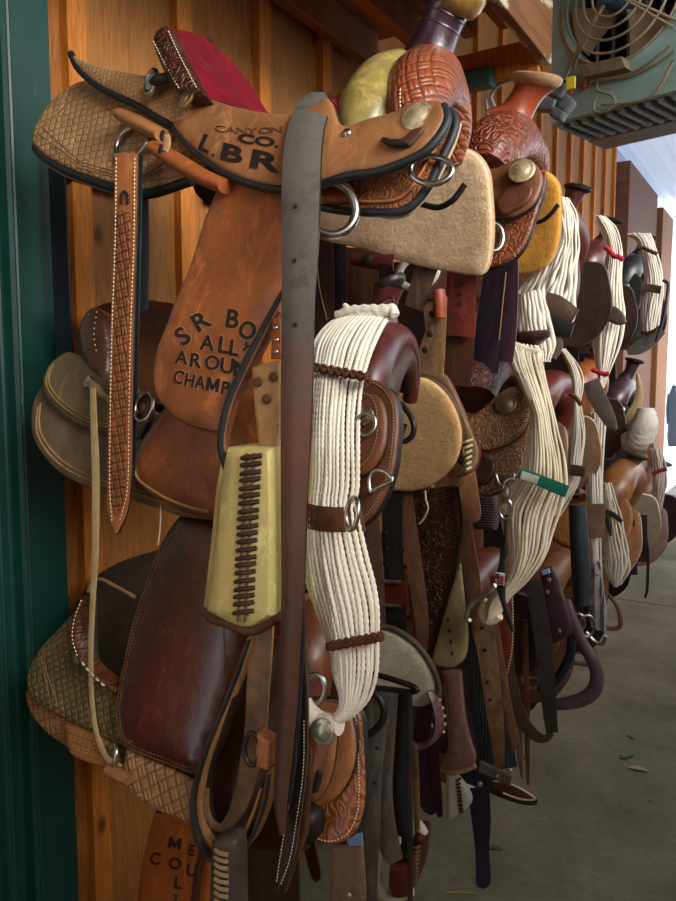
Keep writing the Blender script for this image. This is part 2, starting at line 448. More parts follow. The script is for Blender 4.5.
def suede(base, dark, mott=9., amt=.6, spots=False):
    key = ('S', base, dark, mott, amt)
    if key in _mc: return _mc[key]
    t = NT('suede'); v = t.mapped(); n1 = t.noise(v, mott, 7, .68, .3)
    col = t.mix(t.math('MULTIPLY', t.ramp(n1, [(.35, (0, 0, 0, 1)), (.7, (1, 1, 1, 1))]), amt), lin(base), lin(dark))
    f = t.noise(v, 150, 5, .8); col = t.mix(t.ramp(f, [(.48, (0, 0, 0, 1)), (.72, (.7, .7, .7, 1))]), col, lin(dark))
    bl = t.noise(v, 30, 5, .75, .5); col = t.mix(t.ramp(bl, [(.52, (0, 0, 0, 1)), (.74, (.7, .7, .7, 1))]), col, lin(dark))
    if spots:
        vo = t.new('TexVoronoi'); vo.inputs['Scale'].default_value = 22; t.link(v, vo.inputs['Vector'])
        col = t.mix(t.ramp(vo.outputs[0], [(.06, (.8, .8, .8, 1)), (.11, (0, 0, 0, 1))]), col, lin('#4a3524'))
    nm = t.bump(t.noise(v, 230, 5, .8), .0012, .9); nm = t.bump(t.noise(v, 40, 5, .75), .004, .8, nm)
    _mc[key] = t.done(col, .95, nm, spec=.1, **{'Sheen Weight': .25, 'Sheen Roughness': .6}); return _mc[key]
def cordmat(base='#efe9d8', dark='#b3a489', mott=14., amt=.5):
    key = ('C', base, dark, amt)
    if key in _mc: return _mc[key]
    t = NT('mohair'); v = t.mapped(); n1 = t.noise(v, mott, 5, .7)
    col = t.mix(t.math('MULTIPLY', t.ramp(n1, [(.45, (0, 0, 0, 1)), (.75, (1, 1, 1, 1))]), amt), lin(base), lin(dark))
    nm = t.bump(t.noise(v, 500, 4, .8), .001, .8)
    _mc[key] = t.done(col, .95, nm, spec=.1, **{'Sheen Weight': .3}); return _mc[key]
def plain(hexc, rough=.5, metal=0., dark=None, mott=12., spec=.5, bumpy=.0, amt=.6):
    key = ('P', hexc, rough, metal, dark, mott, bumpy, amt)
    if key in _mc: return _mc[key]
    t = NT('steel' if metal > .5 else 'paint'); v = t.mapped(); c = lin(hexc)
    if dark:
        n1 = t.noise(v, mott, 5, .65); c = t.mix(t.math('MULTIPLY', t.ramp(n1, [(.4, (0, 0, 0, 1)), (.7, (1, 1, 1, 1))]), amt), lin(hexc), lin(dark))
    nm = t.bump(t.noise(v, 120, 4, .7), bumpy) if bumpy else None
    _mc[key] = t.done(c, rough, nm, metal=metal, spec=spec); return _mc[key]
STEEL = plain('#c9c9c4', .28, 1., '#77736a', 60)
BRASS = plain('#e0d2ab', .48, .75, '#8a7850', 160, amt=.7)
IRON = plain('#3a3632', .45, .6, '#1c1917', 30)
THREAD = plain('#d9c9a6', .8)
THREADD = plain('#8a6b45', .8)
EDGE = leather('#20262a', '#101214', .5, amt=.5)
EDGEB = leather('#1f1712', '#0e0a08', .5, amt=.5)
BURN = leather('#20140d', '#120b07', .6, amt=.4)
# ------------------------------------------------------------------ the shed
def woodmat(name, base, dark, light, per=.3255, y0=1.115, knots=True, rough=.6, axis='Z', var=.5):
    t = NT(name); sep = t.new('SeparateXYZ'); t.link(t.tc.outputs['Object'], sep.inputs[0])
    along, across = (sep.outputs[2], sep.outputs[1]) if axis == 'Z' else (sep.outputs[1], sep.outputs[0])
    idx = t.math('FLOOR', t.math('DIVIDE', t.math('SUBTRACT', across, y0), per))
    wn = t.new('TexWhiteNoise', noise_dimensions='1D'); t.link(idx, wn.inputs['W'])
    c = t.new('CombineXYZ'); t.link(t.math('MULTIPLY', along, .09), c.inputs[0])
    t.link(across, c.inputs[1]); t.link(t.math('MULTIPLY_ADD', idx, 3.7, sep.outputs[0]), c.inputs[2])
    n1 = t.noise(c.outputs[0], 9, 4, .6, 1.2)
    g = t.math('FRACT', t.math('MULTIPLY', n1, 9.))
    g = t.ramp(g, [(0, (0, 0, 0, 1)), (.55, (.6, .6, .6, 1)), (.9, (1, 1, 1, 1)), (1., (.1, .1, .1, 1))])
    col = t.mix(t.math('MULTIPLY', g, .55), lin(base), lin(dark))
    col = t.mix(t.math('MULTIPLY', wn.outputs[0], var), col, lin(light))
    n2 = t.noise(c.outputs[0], 130, 3, .7); col = t.mix(t.ramp(n2, [(.45, (0, 0, 0, 1)), (.8, (.55, .55, .55, 1))]), col, lin(dark))
    if knots:
        c2 = t.new('CombineXYZ'); t.link(t.math('MULTIPLY', along, .55), c2.inputs[0]); t.link(across, c2.inputs[1])
        vo = t.new('TexVoronoi', voronoi_dimensions='2D'); vo.inputs['Scale'].default_value = 4.3; t.link(c2.outputs[0], vo.inputs['Vector'])
        col = t.mix(t.ramp(vo.outputs[0], [(.025, (.8, .8, .8, 1)), (.075, (0, 0, 0, 1))]), col, lin('#3a1d0b'))
    st = t.noise(t.mapped((1, 1, .6)), 2.4, 5, .6); col = t.mix(t.ramp(st, [(.45, (0, 0, 0, 1)), (.75, (.55, .55, .55, 1))]), col, lin(dark))
    nm = t.bump(n2, .002, .6)
    return t.done(col, rough, nm, spec=.3)
W_BOARD = woodmat('cedar_boards', '#a9682f', '#55300f', '#c08a48')
W_BATT = woodmat('cedar_battens', '#cf7c2a', '#7d4312', '#d8903e', per=3.)
W_DARK = woodmat('shelf_wood', '#a9672f', '#5d3416', '#b87a40', per=.18, axis='Y')
W_FAR = woodmat('post_wood', '#6d4128', '#3c2316', '#7a4c30', per=9)
W_FAR2 = woodmat('post_wood', '#9a6238', '#5f3820', '#a87045', per=9)
WALLX = 0.
geo = []; mi = []
def add(g, m):
    geo.append(g); mi.extend([m]*len(g[1]))
BATT = [1.115+.3255*k for k in range(-6, 17)]
for k, y in enumerate(BATT[:-1]):
    add(box_geo((-.015, y+.16, 1.55), .03, .3195, 3.9), 0)
for y in BATT:
    add(box_geo((.012, y, 1.55), .024, .05, 3.9), 1)
o = mesh('wall_left', *join_geo(geo), [W_BOARD, W_BATT], None, mi, smooth=False); struct(o)
# concrete floor of the aisle
t = NT('concrete'); v = t.mapped(); n1 = t.noise(v, 1.7, 7, .65, .4); n2 = t.noise(v, 34, 6, .75)
col = t.ramp(n1, [(.3, lin('#625f4a')), (.52, lin('#7c7860')), (.72, lin('#948e74'))])
col = t.mix(t.ramp(n2, [(.48, (0, 0, 0, 1)), (.78, (.5, .5, .5, 1))]), col, lin('#3c3a30'))
vo = t.new('TexVoronoi'); vo.inputs['Scale'].default_value = 3.1; t.link(v, vo.inputs['Vector'])
col = t.mix(t.ramp(vo.outputs[0], [(.045, (.7, .7, .7, 1)), (.08, (0, 0, 0, 1))]), col, lin('#34322b'))
CONC = t.done(col, .85, t.bump(n2, .002, .6), spec=.2)
g = []
for y0, y1 in ((-6, 5.62), (5.635, 9.2)):
    g.append(box_geo((2.9, (y0+y1)/2, -.06), 6.2, y1-y0, .12))
struct(mesh('floor', *join_geo(g), CONC, None, smooth=False))
g = [box_geo((2.9, 9.36+.27*k, -.06), 6.2, .262, .12) for k in range(24)]
WP = woodmat('deck_wood', '#6c6560', '#403a36', '#7d7670', per=.27, y0=9.2, knots=False)
struct(mesh('floor', *join_geo(g), WP, None, smooth=False))
# translucent corrugated roof over the aisle
t = NT('roof_sheet'); t.done(lin('#dfe6f2'), .5, spec=.2)
tr = t.new('BsdfTranslucent'); tr.inputs[0].default_value = lin('#e6ecf6'); mx = t.new('MixShader'); mx.inputs[0].default_value = .4
t.link(t.b.outputs[0], mx.inputs[1]); t.link(tr.outputs[0], mx.inputs[2]); t.link(mx.outputs[0], t.N['Material Output'].inputs[0]); ROOF = t.m
def roof(y0, y1, mat, name, x0=-.3, x1=2.6, z0=3.5, z1=3.3):
    vs, fs = [], []; nx = 96
    for i in range(nx+1):
        x = x0+(x1-x0)*i/nx; z = z0+(z1-z0)*i/nx+.012*math.cos(i*math.pi/2)
        vs += [(x, y0, z), (x, y1, z), (x, y0, z+.006), (x, y1, z+.006)]
    for i in range(nx):
        a = 4*i; fs += [(a, a+4, a+5, a+1), (a+2, a+3, a+7, a+6)]
    struct(mesh(name, vs, fs, mat, None))
roof(-3., 5.2, woodmat('roof_wood', '#8a5c34', '#4a2d16', '#93683f', per=.2, axis='Y'), 'ceiling')
roof(5.2, 12.2, ROOF, 'ceiling')
# grey sheet end and the brown posts beyond the board wall
PALE = plain('#a9b0c6', .6, 0, '#8f97b2', 3)
struct(mesh('wall_far', *box_geo((-.06, 7.45, 1.6), .04, 2.2, 4.), PALE, None, smooth=False))
g = []
g.append(box_geo((.02, 7.22, 1.65), .14, 1.36, 3.4))
WALLP = g
o = mesh('trim_1', *WALLP[0], W_FAR, None, smooth=False); struct(bevel(o))
o = mesh('trim_2', *box_geo((.03, 8.32, 1.6), .2, .66, 3.3), W_FAR2, None, smooth=False); struct(bevel(o))
# green door casing beside the first board, with its beads, and a navy strip
t = NT('green_paint'); v = t.mapped(); n = t.noise(v, 60, 6, .8); n2 = t.noise(t.mapped((1, 1, .12)), 40, 5, .7)
col = t.mix(t.ramp(t.noise(v, 4, 4, .6), [(.4, (0, 0, 0, 1)), (.7, (.8, .8, .8, 1))]), lin('#093f38'), lin('#062c29'))
col = t.mix(t.ramp(n2, [(.70, (0, 0, 0, 1)), (.74, (.8, .8, .8, 1))]), col, lin('#6f9f95'))
GREEN = t.done(col, .42, t.bump(n, .001, .5), spec=.5)
def yx(px, x=.03, py=450): return atX(px, py, x).y
g = []
yr = yx(57, .02)
prof = [(.0, yr), (.045, yr), (.045, yr-.105), (.075, yr-.112), (.085, yr-.122), (.075, yr-.132), (.052, yr-.138), (.052, yr-.165), (.075, yr-.172), (.082, yr-.18), (.075, yr-.188), (.05, yr-.194), (.05, yr-.205), (.03, yr-.21), (.03, yr-.8), (0, yr-.8)]
vs, fs = [], []
for z in (-.0, 3.35):
    for x, y in prof: vs.append((x, y, z))
n = len(prof)
for i in range(n): fs.append((i, (i+1) % n, n+(i+1) % n, n+i))
fs.append(tuple(range(n))); fs.append(tuple(range(2*n-1, n-1, -1)))
o = mesh('door_1', vs, fs, GREEN, None, smooth=False); struct(bevel(o, .006, 2))

# ------------------------------------------------------------------ shelf over the first saddles
P0 = atY(546, 66, 2.4); SX, SZ = P0.x, P0.z
t = NT('peeling_fascia'); v = t.mapped((1, .35, 1)); n = t.noise(v, 9, 6, .7, .6)
col = t.mix(t.ramp(t.noise(t.mapped((1, .1, 1)), 40, 3, .6), [(.4, (0, 0, 0, 1)), (.7, (.8, .8, .8, 1))]), lin('#8a5a34'), lin('#56351d'))
col = t.mix(t.ramp(n, [(.49, (0, 0, 0, 1)), (.52, (.95, .95, .95, 1))]), col, lin('#d2c8b4'))
FASC = t.done(col, .8, t.bump(n, .003, .6))
sh = thing('wall_shelf', 'rough brown wooden shelf high on the board wall, its front board peeling white paint', 'shelf', (SX/2, 1.7, SZ))
bevel(mesh('front_board', *box_geo((SX, 1.2, SZ+.1), .035, 2.4, .2), FASC, sh, smooth=False))['label'] = 'front board with peeling white paint'
bevel(mesh('shelf_board', *box_geo((SX/2, 1.2, SZ+.22), SX+.06, 2.4, .03), W_DARK, sh, smooth=False))
bevel(mesh('end_board', *box_geo((SX/2, 2.385, SZ+.03), SX-.03, .03, .1), W_BATT, sh, smooth=False))
for x in (.22, .4, .52): bevel(mesh('joist', *box_geo((x, 1.2, SZ+.16), .045, 2.3, .09), W_DARK, sh, smooth=False))
bevel(mesh('wall_ledger', *box_geo((.045, 1.2, SZ+.15), .04, 2.3, .11), W_DARK, sh, smooth=False))

# ------------------------------------------------------------------ cooler with its fan
ZC = 2.53
FL, BL, FR = atZ(550, 124, ZC), atZ(605, 146, ZC), atZ(684, 88, ZC)
ex = (FR-FL); WID = ex.length; ex.normalize(); ey = Vector((-ex.y, ex.x, 0))
if ey.dot(BL-FL) < 0: ey = -ey
DEP = (BL-FL).dot(ey); sk = (BL-FL).dot(ex)
ez = Vector((0, 0, 1)); WID = max(WID, .7); HGT = .82
t = NT('cooler_enamel'); v = t.mapped(); n = t.noise(v, 7, 6, .7)
col = t.mix(t.ramp(n, [(.4, (0, 0, 0, 1)), (.7, (.8, .8, .8, 1))]), lin('#9fc3c1'), lin('#85a19c'))
col = t.mix(t.ramp(t.noise(v, 26, 6, .8), [(.58, (0, 0, 0, 1)), (.75, (.6, .6, .6, 1))]), col, lin('#7d7560'))
ENAM = t.done(col, .5, t.bump(t.noise(v, 90, 4, .7), .001, .4))
DARKM = plain('#2c3238', .6, 0, '#15181b', 20)
fan = thing('evaporative_cooler', 'blue-green box cooler with a wire-guarded fan, hung high by the board wall', 'cooler', FL+ex*WID/2+ey*DEP/2)
def C3(u, w, h): return FL+ex*u+ey*w+ez*h+ex*(sk*w/max(DEP, .01))
# front sheet with a round opening
R0 = .0; cx, ch = None, None
pc = None
class FR_: pass
def onfront(px, py):
    r = ray(px, py); nrm = ey; tt = (FL-CAM).dot(nrm)/r.dot(nrm); return CAM+r*tt
pc = onfront(621, -2); cx, ch = (pc-FL).dot(ex), pc.z-ZC
RR = ((onfront(562, 10)-pc).length+(onfront(611, 64)-pc).length)/2
ns = 48; vs, fs = [], []
def rimpt(a):
    ca, sa = math.cos(a), math.sin(a); m = 1e9
    for lim, d in ((WID-cx, ca), (-cx, ca), (HGT-ch, sa), (-ch, sa)):
        if d*lim > 0: m = min(m, lim/d)
    return cx+ca*m, ch+sa*m
angs = sorted([2*math.pi*k/ns for k in range(ns)]+[math.atan2(b-ch, a-cx) % (2*math.pi) for a in (0, WID) for b in (0, HGT)])
for a in angs:
    u, h = rimpt(a); vs.append(C3(u, 0, h)-ey*0)
    vs.append(C3(cx+RR*1.05*math.cos(a), 0, ch+RR*1.05*math.sin(a))); vs.append(C3(cx+RR*math.cos(a), -.006, ch+RR*math.sin(a))); vs.append(C3(cx+RR*.97*math.cos(a), .09, ch+RR*.97*math.sin(a)))
n = len(angs)
for i in range(n):
    j = (i+1) % n
    for k in range(3): fs.append((4*i+k, 4*j+k, 4*j+k+1, 4*i+k+1))
b = len(vs)
vs += [C3(0, DEP, 0), C3(WID, DEP, 0), C3(WID, DEP, HGT), C3(0, DEP, HGT), C3(0, 0, 0), C3(WID, 0, 0), C3(WID, 0, HGT), C3(0, 0, HGT)]
fs += [(b, b+1, b+2, b+3), (b+4, b, b+3, b+7), (b+5, b+6, b+2, b+1), (b+7, b+3, b+2, b+6), (b+4, b+5, b+1, b)]
mesh('housing', vs, fs, ENAM, fan, ang=30)
lv = []
for k in range(15):
    u = .03+k*(WID-.06)/14
    lv.append(hexa_geo([C3(u-.016, .03, -.002), C3(u+.004, .03, -.002), C3(u+.004, DEP*.62, -.002), C3(u-.016, DEP*.62, -.002)],
                       [C3(u-.012, .03, -.016), C3(u+.002, .03, -.012), C3(u+.002, DEP*.62, -.012), C3(u-.012, DEP*.62, -.016)]))
mesh('louvers', *join_geo(lv), plain('#93a6ae', .5, 0, '#6a7a80', 20), fan, smooth=False)['label'] = 'grey pressed louvers on the underside'
sl = []
for k in range(14):
    u = .05+k*(WID-.06)/14
    sl.append(hexa_geo([C3(u-.016, .03, -.001), C3(u, .03, -.001), C3(u, DEP*.62, -.001), C3(u-.016, DEP*.62, -.001)], [C3(u-.016, .03, -.003), C3(u, .03, -.003), C3(u, DEP*.62, -.003), C3(u-.016, DEP*.62, -.003)]))
mesh('louver_slots', *join_geo(sl), DARKM, fan, smooth=False)
mesh('drip_tray', *hexa_geo([C3(0, DEP*.68, -.001), C3(WID, DEP*.68, -.001), C3(WID, DEP, -.001), C3(0, DEP, -.001)], [C3(.0, DEP*.68, -.01), C3(WID, DEP*.68, -.01), C3(WID, DEP, -.014), C3(0, DEP, -.014)]), plain('#8496a0', .5, 0, '#66757d', 10), fan, smooth=False)
TAN = plain('#b3a284', .6, 0, '#85755b', 14)
pc0 = C3(cx, 0, ch)
def disc(u, h, w=0): return C3(cx+u, w, ch+h)
gg = thing; guard = None
def loop(r, w): return [disc(r*math.cos(2*math.pi*k/40), r*math.sin(2*math.pi*k/40), w) for k in range(40)]
for q, w in ((.98, -.012), (.84, -.03), (.66, -.042), (.5, -.05), (.34, -.054)):
    o = tube('guard_ring', loop(RR*q, w), .0045, TAN, fan, sub=2, closed=True, seg=6)
for a in (-.62, -.7, -2.3, -2.38, .8, .88, 2.4, 2.48):
    tube('guard_spoke', [disc(RR*q*math.cos(a), RR*q*math.sin(a), w) for q, w in ((.2, -.056), (.5, -.05), (.84, -.03), (1.12, -.008))], .0045, TAN, fan, sub=3, seg=6)
# blades
for a0 in (-1.0, -2.9, 1.15):
    vs, fs = [], []
    for i in range(9):
        q = .16+.76*i/8
        for j in range(7):
            a = a0+(-.42+.84*j/6)*(.55+.55*q); w = .045+.05*(j/6-.5)
            for s in (0, .004): vs.append(disc(RR*q*math.cos(a), RR*q*math.sin(a), w+s))
    for i in range(8):
        for j in range(6):
            a = (i*7+j)*2; b_, c, d = a+2, a+16, a+14
            fs += [(a, b_, c, d), (d+1, c+1, b_+1, a+1)]
    mesh('fan_blade', vs, fs, plain('#bba888', .55, 0, '#8d7b5e', 9), fan)
lathe('fan_motor', disc(-.02, .02, .03), -ey, [(.005, .075), (RR*.2, .07), (RR*.24, .055), (RR*.25, .0), (RR*.25, -.1)], plain('#4c6a86', .45, 0, '#2f4152', 18), fan)
co = [tube_geo([C3(cx+u, .12, ch-RR), C3(cx+u, .12, ch+RR*.9)], .008, 8) for u in np.linspace(-RR*.95, RR*.95, 8)]
mesh('coil_bars', *join_geo(co), plain('#9aa6b0', .35, .8, '#5f6a72', 20), fan)
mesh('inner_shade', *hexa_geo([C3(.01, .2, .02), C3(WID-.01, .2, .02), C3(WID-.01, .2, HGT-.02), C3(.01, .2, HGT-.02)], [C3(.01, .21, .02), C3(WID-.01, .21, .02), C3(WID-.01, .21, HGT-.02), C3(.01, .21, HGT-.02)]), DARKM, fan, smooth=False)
def fpt(x, y, w=-.01): return onfront(x, y)+ey*w
b0 = [fpt(585, 70, 0), fpt(628, 60, 0), fpt(633, 72, 0), fpt(590, 81, 0)]
bevel(mesh('terminal_box', *hexa_geo(b0, [p-ey*.05 for p in b0]), plain('#8d8068', .7, 0, '#4a4233', 40), fan, smooth=False), .004)
WIRE = plain('#94866c', .7, 0, '#6a5d48', 30)
for pts in ([(672, 48), (650, 66), (630, 76), (605, 82), (590, 82)], [(676, 62), (664, 86), (650, 100), (630, 105), (604, 106)], [(676, 54), (655, 68), (628, 79), (612, 80), (600, 80)],
            [(600, 82), (601, 92), (613, 96), (618, 104), (608, 113), (598, 113), (597, 104), (601, 96)], [(595, 82), (590, 88), (586, 86), (575, 84), (566, 82)]):
    tube('wire', [fpt(x, y, -.02) for x, y in pts], .0045, WIRE, fan, sub=5, seg=6)
for pts, c in (([(590, 80), (589, 88), (585, 90)], '#9a4033'), ([(578, 88), (574, 97), (568, 102)], '#a5483e'), ([(572, 84), (570, 92), (564, 100)], '#b9a72f')):
    tube('wire', [fpt(x, y, -.03) for x, y in pts], .006, plain(c, .5), fan, sub=5, seg=6)['label'] = 'red or yellow wire end'
for x in (.06, WID-.06):
    mesh('hanger', *box_geo(C3(x, DEP/2, HGT+(3.4-ZC-HGT)/2), .03, .004, 3.4-ZC-HGT+.04), STEEL, fan, smooth=False)
# plug and socket bundle beside the cooler, cable loop, conduit and a small green box on the wall
pb = atY(556, 96, 2.55)
pl = thing('plug_cluster', 'dark grey electrical plugs with a yellow tag, hanging at the cooler corner', 'plug', pb)
for dx, dz, w, h in ((0, .02, .06, .05), (-.03, -.025, .07, .04), (.035, -.035, .045, .05), (.01, -.06, .05, .035)):
    bevel(mesh('plug', *box_geo(pb+Vector((dx, 0, dz)), w, .045, h, Matrix.Rotation(.5+dx*8, 3, 'Y')), plain('#5d6468', .5, 0, '#373c3f', 40), pl, smooth=False), .01, 3)
bevel(mesh('tag', *box_geo(pb+Vector((.055, -.03, .02)), .03, .01, .04), plain('#c7b32c', .5), pl, smooth=False), .003)['label'] = 'yellow tag'
tube('cord', [pb+Vector((.02, .02, .05)), pb+Vector((.03, .05, .1)), onfront(566, 82)], .005, plain('#4a4038', .6), pl)
cb = tube('cable', [atY(x, y, 2.42) for x, y in ((486, 100), (489, 118), (496, 112), (491, 96), (503, 82), (522, 77), (540, 76))], .007, plain('#8f887e', .5), None)
tag(cb, 'grey cable looping behind the brick-red horn below the shelf end', 'cable')
bx = bevel(mesh('junction_box', *box_geo(atY(477, 80, 2.36), .11, .05, .06), plain('#2f5248', .5, 0, '#1d352f', 20), None, smooth=False), .006); tag(bx, 'small dark green box under the shelf end board', 'box')
c0 = atX(542, 130, .03); cn = tube('conduit', [(.035, c0.y, .2), (.035, c0.y, 1.5), (.035, c0.y, 2.75)], .014, plain('#8b8a88', .4, .6, '#6a6866', 20), None); tag(cn, 'thin grey conduit pipe running up the board wall left of the cooler', 'pipe')
# ------------------------------------------------------------------ shared saddle pieces
def edge(name, px, mp, r, mat, parent, lift=0., sub=6):
    return tube(name, [mp(x, y)+mp.n*lift for x, y in px], r, mat, parent, sub=sub, seg=8)
def rack(label, Yc, z, pts=None, Xe=.8, dy=.11, px_arm=None):
    """black steel saddle arm: wall plate, two rods along the aisle direction, upturned ends"""
    r = thing('saddle_rack', label, 'rack', (.03, Yc, z))
    bevel(mesh('wall_plate', *box_geo((.03, Yc, z), .012, .34, .09), IRON, r, smooth=False), .003)
    if pts:
        end = [atY(*p) for p in pts]; q = end[0]; sl = (q.z-z)/max(q.x, .2)
        tube('arm', [Vector((.02, q.y, z)), Vector((q.x*.5, q.y, z+(q.z-z)*.5)), q]+end[1:], .0052, IRON, r, sub=8)
    else:
        for s in (-1, 1): tube('arm', [Vector((.02, Yc+s*dy, z)), Vector((Xe*.5, Yc+s*dy, z)), Vector((Xe, Yc+s*dy, z+.01))], .0075, IRON, r, sub=6)
    return r
def loft(name, secs, mat, parent, nu=6, nv=6, thick=.02):
    rows = [catrom([tuple(atY(*p)) for p in q], nv) for q in secs]; m = len(rows[0])
    cols = [catrom([r[k] for r in rows], nu) for k in range(m)]; n = len(cols[0])
    g = [[Vector(cols[k][i]) for k in range(m)] for i in range(n)]
    vs, fs, bk = [], [], []
    for i in range(n):
        for k in range(m):
            du = g[min(i+1, n-1)][k]-g[max(i-1, 0)][k]; dv = g[i][min(k+1, m-1)]-g[i][max(k-1, 0)]
            nn = du.cross(dv); nn = nn.normalized() if nn.length > 1e-9 else Vector((0, 0, 1))
            vs.append(g[i][k]); bk.append(g[i][k]-nn*thick if nn.z > -.2 else g[i][k]+nn*thick)
    N = len(vs); vs += bk
    for i in range(n-1):
        for k in range(m-1): a = i*m+k; fs += [(a, a+1, a+m+1, a+m), (N+a+m, N+a+m+1, N+a+1, N+a)]
        for k in (0, m-1): a = i*m+k; fs.append((a, a+m, N+a+m, N+a))
    for k in range(m-1):
        for i in (0, n-1): a = i*m+k; fs.append((a, a+1, N+a+1, N+a))
    import bmesh
    o = mesh(name, vs, fs, mat, parent, ang=60)
    b = bmesh.new(); b.from_mesh(o.data); bmesh.ops.recalc_face_normals(b, faces=b.faces); b.to_mesh(o.data); b.free()
    return o
def seat_mesh(name, near, Yc, mat, parent, tops, nv=17, sag=.03):
    """near: near edge points (Vector) from cantle to fork; tops: (rise, lean back) of the mid line at each point"""
    Q = catrom([tuple(p)+t for p, t in zip(near, tops)], 6); vs, fs = [], []
    for q in Q:
        w = Yc-q[1]
        for j in range(nv):
            s = -1+2*j/(nv-1); k = 1-s*s
            k2 = math.sqrt(max(0, k)) if q[3] > 0 else k
            vs.append((q[0]-q[4]*k2, Yc+w*s, q[2]+q[3]*k2))
    n = len(Q)
    for i in range(n-1):
        for j in range(nv-1): a = i*nv+j; fs.append((a, a+1, a+nv+1, a+nv))
    N = len(vs); vs += [tuple(Vector(v)-Vector((0, 0, .012))) for v in vs]
    fs = [tuple(reversed(f)) for f in fs]+[tuple(N+i for i in f) for f in fs]
    for i in range(n-1):
        for j in (0, nv-1): a = i*nv+j; fs.append((a, a+nv, N+a+nv, N+a))
    for j in range(nv-1):
        for i in (0, n-1): a = i*nv+j; fs.append((a, a+1, N+a+1, N+a))
    return mesh(name, vs, fs, mat, parent, ang=60)

# ================================================================== saddle A: red seat, lettered fender (top, nearest)
YA = 1.08
A = thing('western_saddle', 'tan western saddle with red seat and lettered fender, nearest on the top row', 'saddle', (.6, YA, 1.85), 'saddles on the wall racks')
skA = PL(.745, .3); jkA = PL(.672, .44); fdA = PL(.749, .22)
L_TAN = leather('#bd966b', '#8a6440', .55, mott=6, amt=.55)
L_TANS = leather('#cda577', '#7d5838', .55, 'scale', 1.05, mott=6, amt=.5, depth=.0012)
L_BRN = leather('#b07a4c', '#66402a', .42, mott=7, amt=.8)
L_FEND = leather('#ae6532', '#4f2915', .36, mott=5.5, amt=.9, coat=.15)
L_ORG = leather('#a9602f', '#6d3a1c', .42, mott=9, amt=.6)
L_BSK = leather('#9a4e2c', '#4c2213', .35, 'basket', 1.5, .35, amt=.5, depth=.003, coat=.3)
L_DKBR = leather('#5a2f1c', '#2a150d', .35, 'floral', 1.6, amt=.5, depth=.002)
rsA = [(88.6, 80.4), (67, 88.6), (50.8, 102.8), (40, 117), (33, 133.6), (33.5, 145), (43.7, 155), (67, 168), (110, 183), (145.4, 190), (191, 177, 1), (215, 150), (180, 112), (130, 90)]
rs = panel('rear_skirt', rsA, skA, L_TANS, A, .012, .006, 10, rim=EDGE, mirror=YA); rs['label'] = 'tan rear skirt stamped with small scales'
for d in (4.5, 7, 10): dashes('border_line', [p for p in inset(rsA, d) if p[0] < 190 and p[1] > 90-0 and not (p[0] > 95 and p[1] < 110)], lambda x, y: SF['rear_skirt'].at(x, y, .0003), THREADD, rs, 60, .0, .0009, 2)
edge('skirt_edge', [(34, 146), (44, 157), (67, 170), (110, 185.5), (145, 192.5), (190, 179)], skA, .008, EDGE, rs, -.004)
edge('fleece_edge', [(37, 151), (45, 160.5), (67, 173.5), (110, 188.5), (145, 195), (190, 182)], skA.off(.012), .006, suede('#c9b795', '#8a7a5c'), rs)
rjA = [(70, 53, 1), (88.6, 62.6), (114.7, 69.7), (143, 75.6), (165, 80), (192, 95), (190, 118), (169, 121.8), (152, 112), (133.6, 101.7), (110, 91), (91, 80), (76.8, 66)]
rjm = PL(.72, .3)
rj = panel('rear_jockey', rjA, rjm, leather('#bd9666', '#785637', .6, mott=8, amt=.6, pat='scale', ps=1.6, depth=.0006), A, .008, .004, 6, rim=EDGEB, mirror=YA)
edge('jockey_edge', [(70, 53), (77, 67), (91, 81), (110, 92.5), (133.6, 103), (152, 113.5), (169, 123)], rjm, .006, EDGE, rj, -.002)
# silver buckle and dark string knot behind the cantle
kb = rjm.off(-.02)
lathe('string_knot', kb(163, 82), (0, -1, .3), [(.004, 0), (.013, .003), (.014, .008), (.008, .012), (.002, .014)], BURN, A, sx=.6, sy=1.5)
ring('buckle', kb(151.5, 82.5), (-.2, -1, .2), .013, .017, .0045, STEEL, A)
lathe('buckle_plate', kb(151.5, 82.5), (-.2, -1, .2), [(.012, -.002), (.012, .003), (.003, .004)], plain('#d8d2c6', .35, .8), A, 12)
# seat
RED = leather('#7f1726', '#54101a', .42, mott=5, amt=.5)
loft('seat', [[(205, 97, .9), (187, 63, .91), (173, 30, 1.02), (208, 40, 1.14), (246, 78, 1.21), (266, 111, 1.25)],
    [(218, 101, .9), (212, 82, .95), (214, 72, 1.05), (232, 82, 1.14), (257, 103, 1.2), (272, 116, 1.25)],
    [(240, 108, .9), (238, 102, .96), (244, 104, 1.06), (255, 112, 1.14), (268, 118, 1.2), (280, 122, 1.25)],
    [(268, 113, .9), (270, 122, .97), (275, 126, 1.06), (282, 126, 1.14), (288, 124, 1.2), (294, 122, 1.25)],
    [(298, 114, .9), (302, 122, .97), (308, 126, 1.06), (312, 124, 1.14), (316, 122, 1.2), (320, 118, 1.25)],
    [(328, 100, .9), (334, 96, .97), (342, 96, 1.06), (346, 100, 1.14), (350, 104, 1.2), (352, 108, 1.25)],
    [(346, 116, .91), (352, 100, .97), (360, 90, 1.06), (366, 94, 1.14), (370, 104, 1.2), (372, 116, 1.25)]], RED, A)['label'] = 'red padded seat'
dashes('seat_stitching', [(207, 99.5), (233, 108), (267, 114.5), (297, 115.5)], lambda x, y: jkA(x, y)+Vector((0, .05, .002)), THREAD, A, 2, 1.2, .0011)
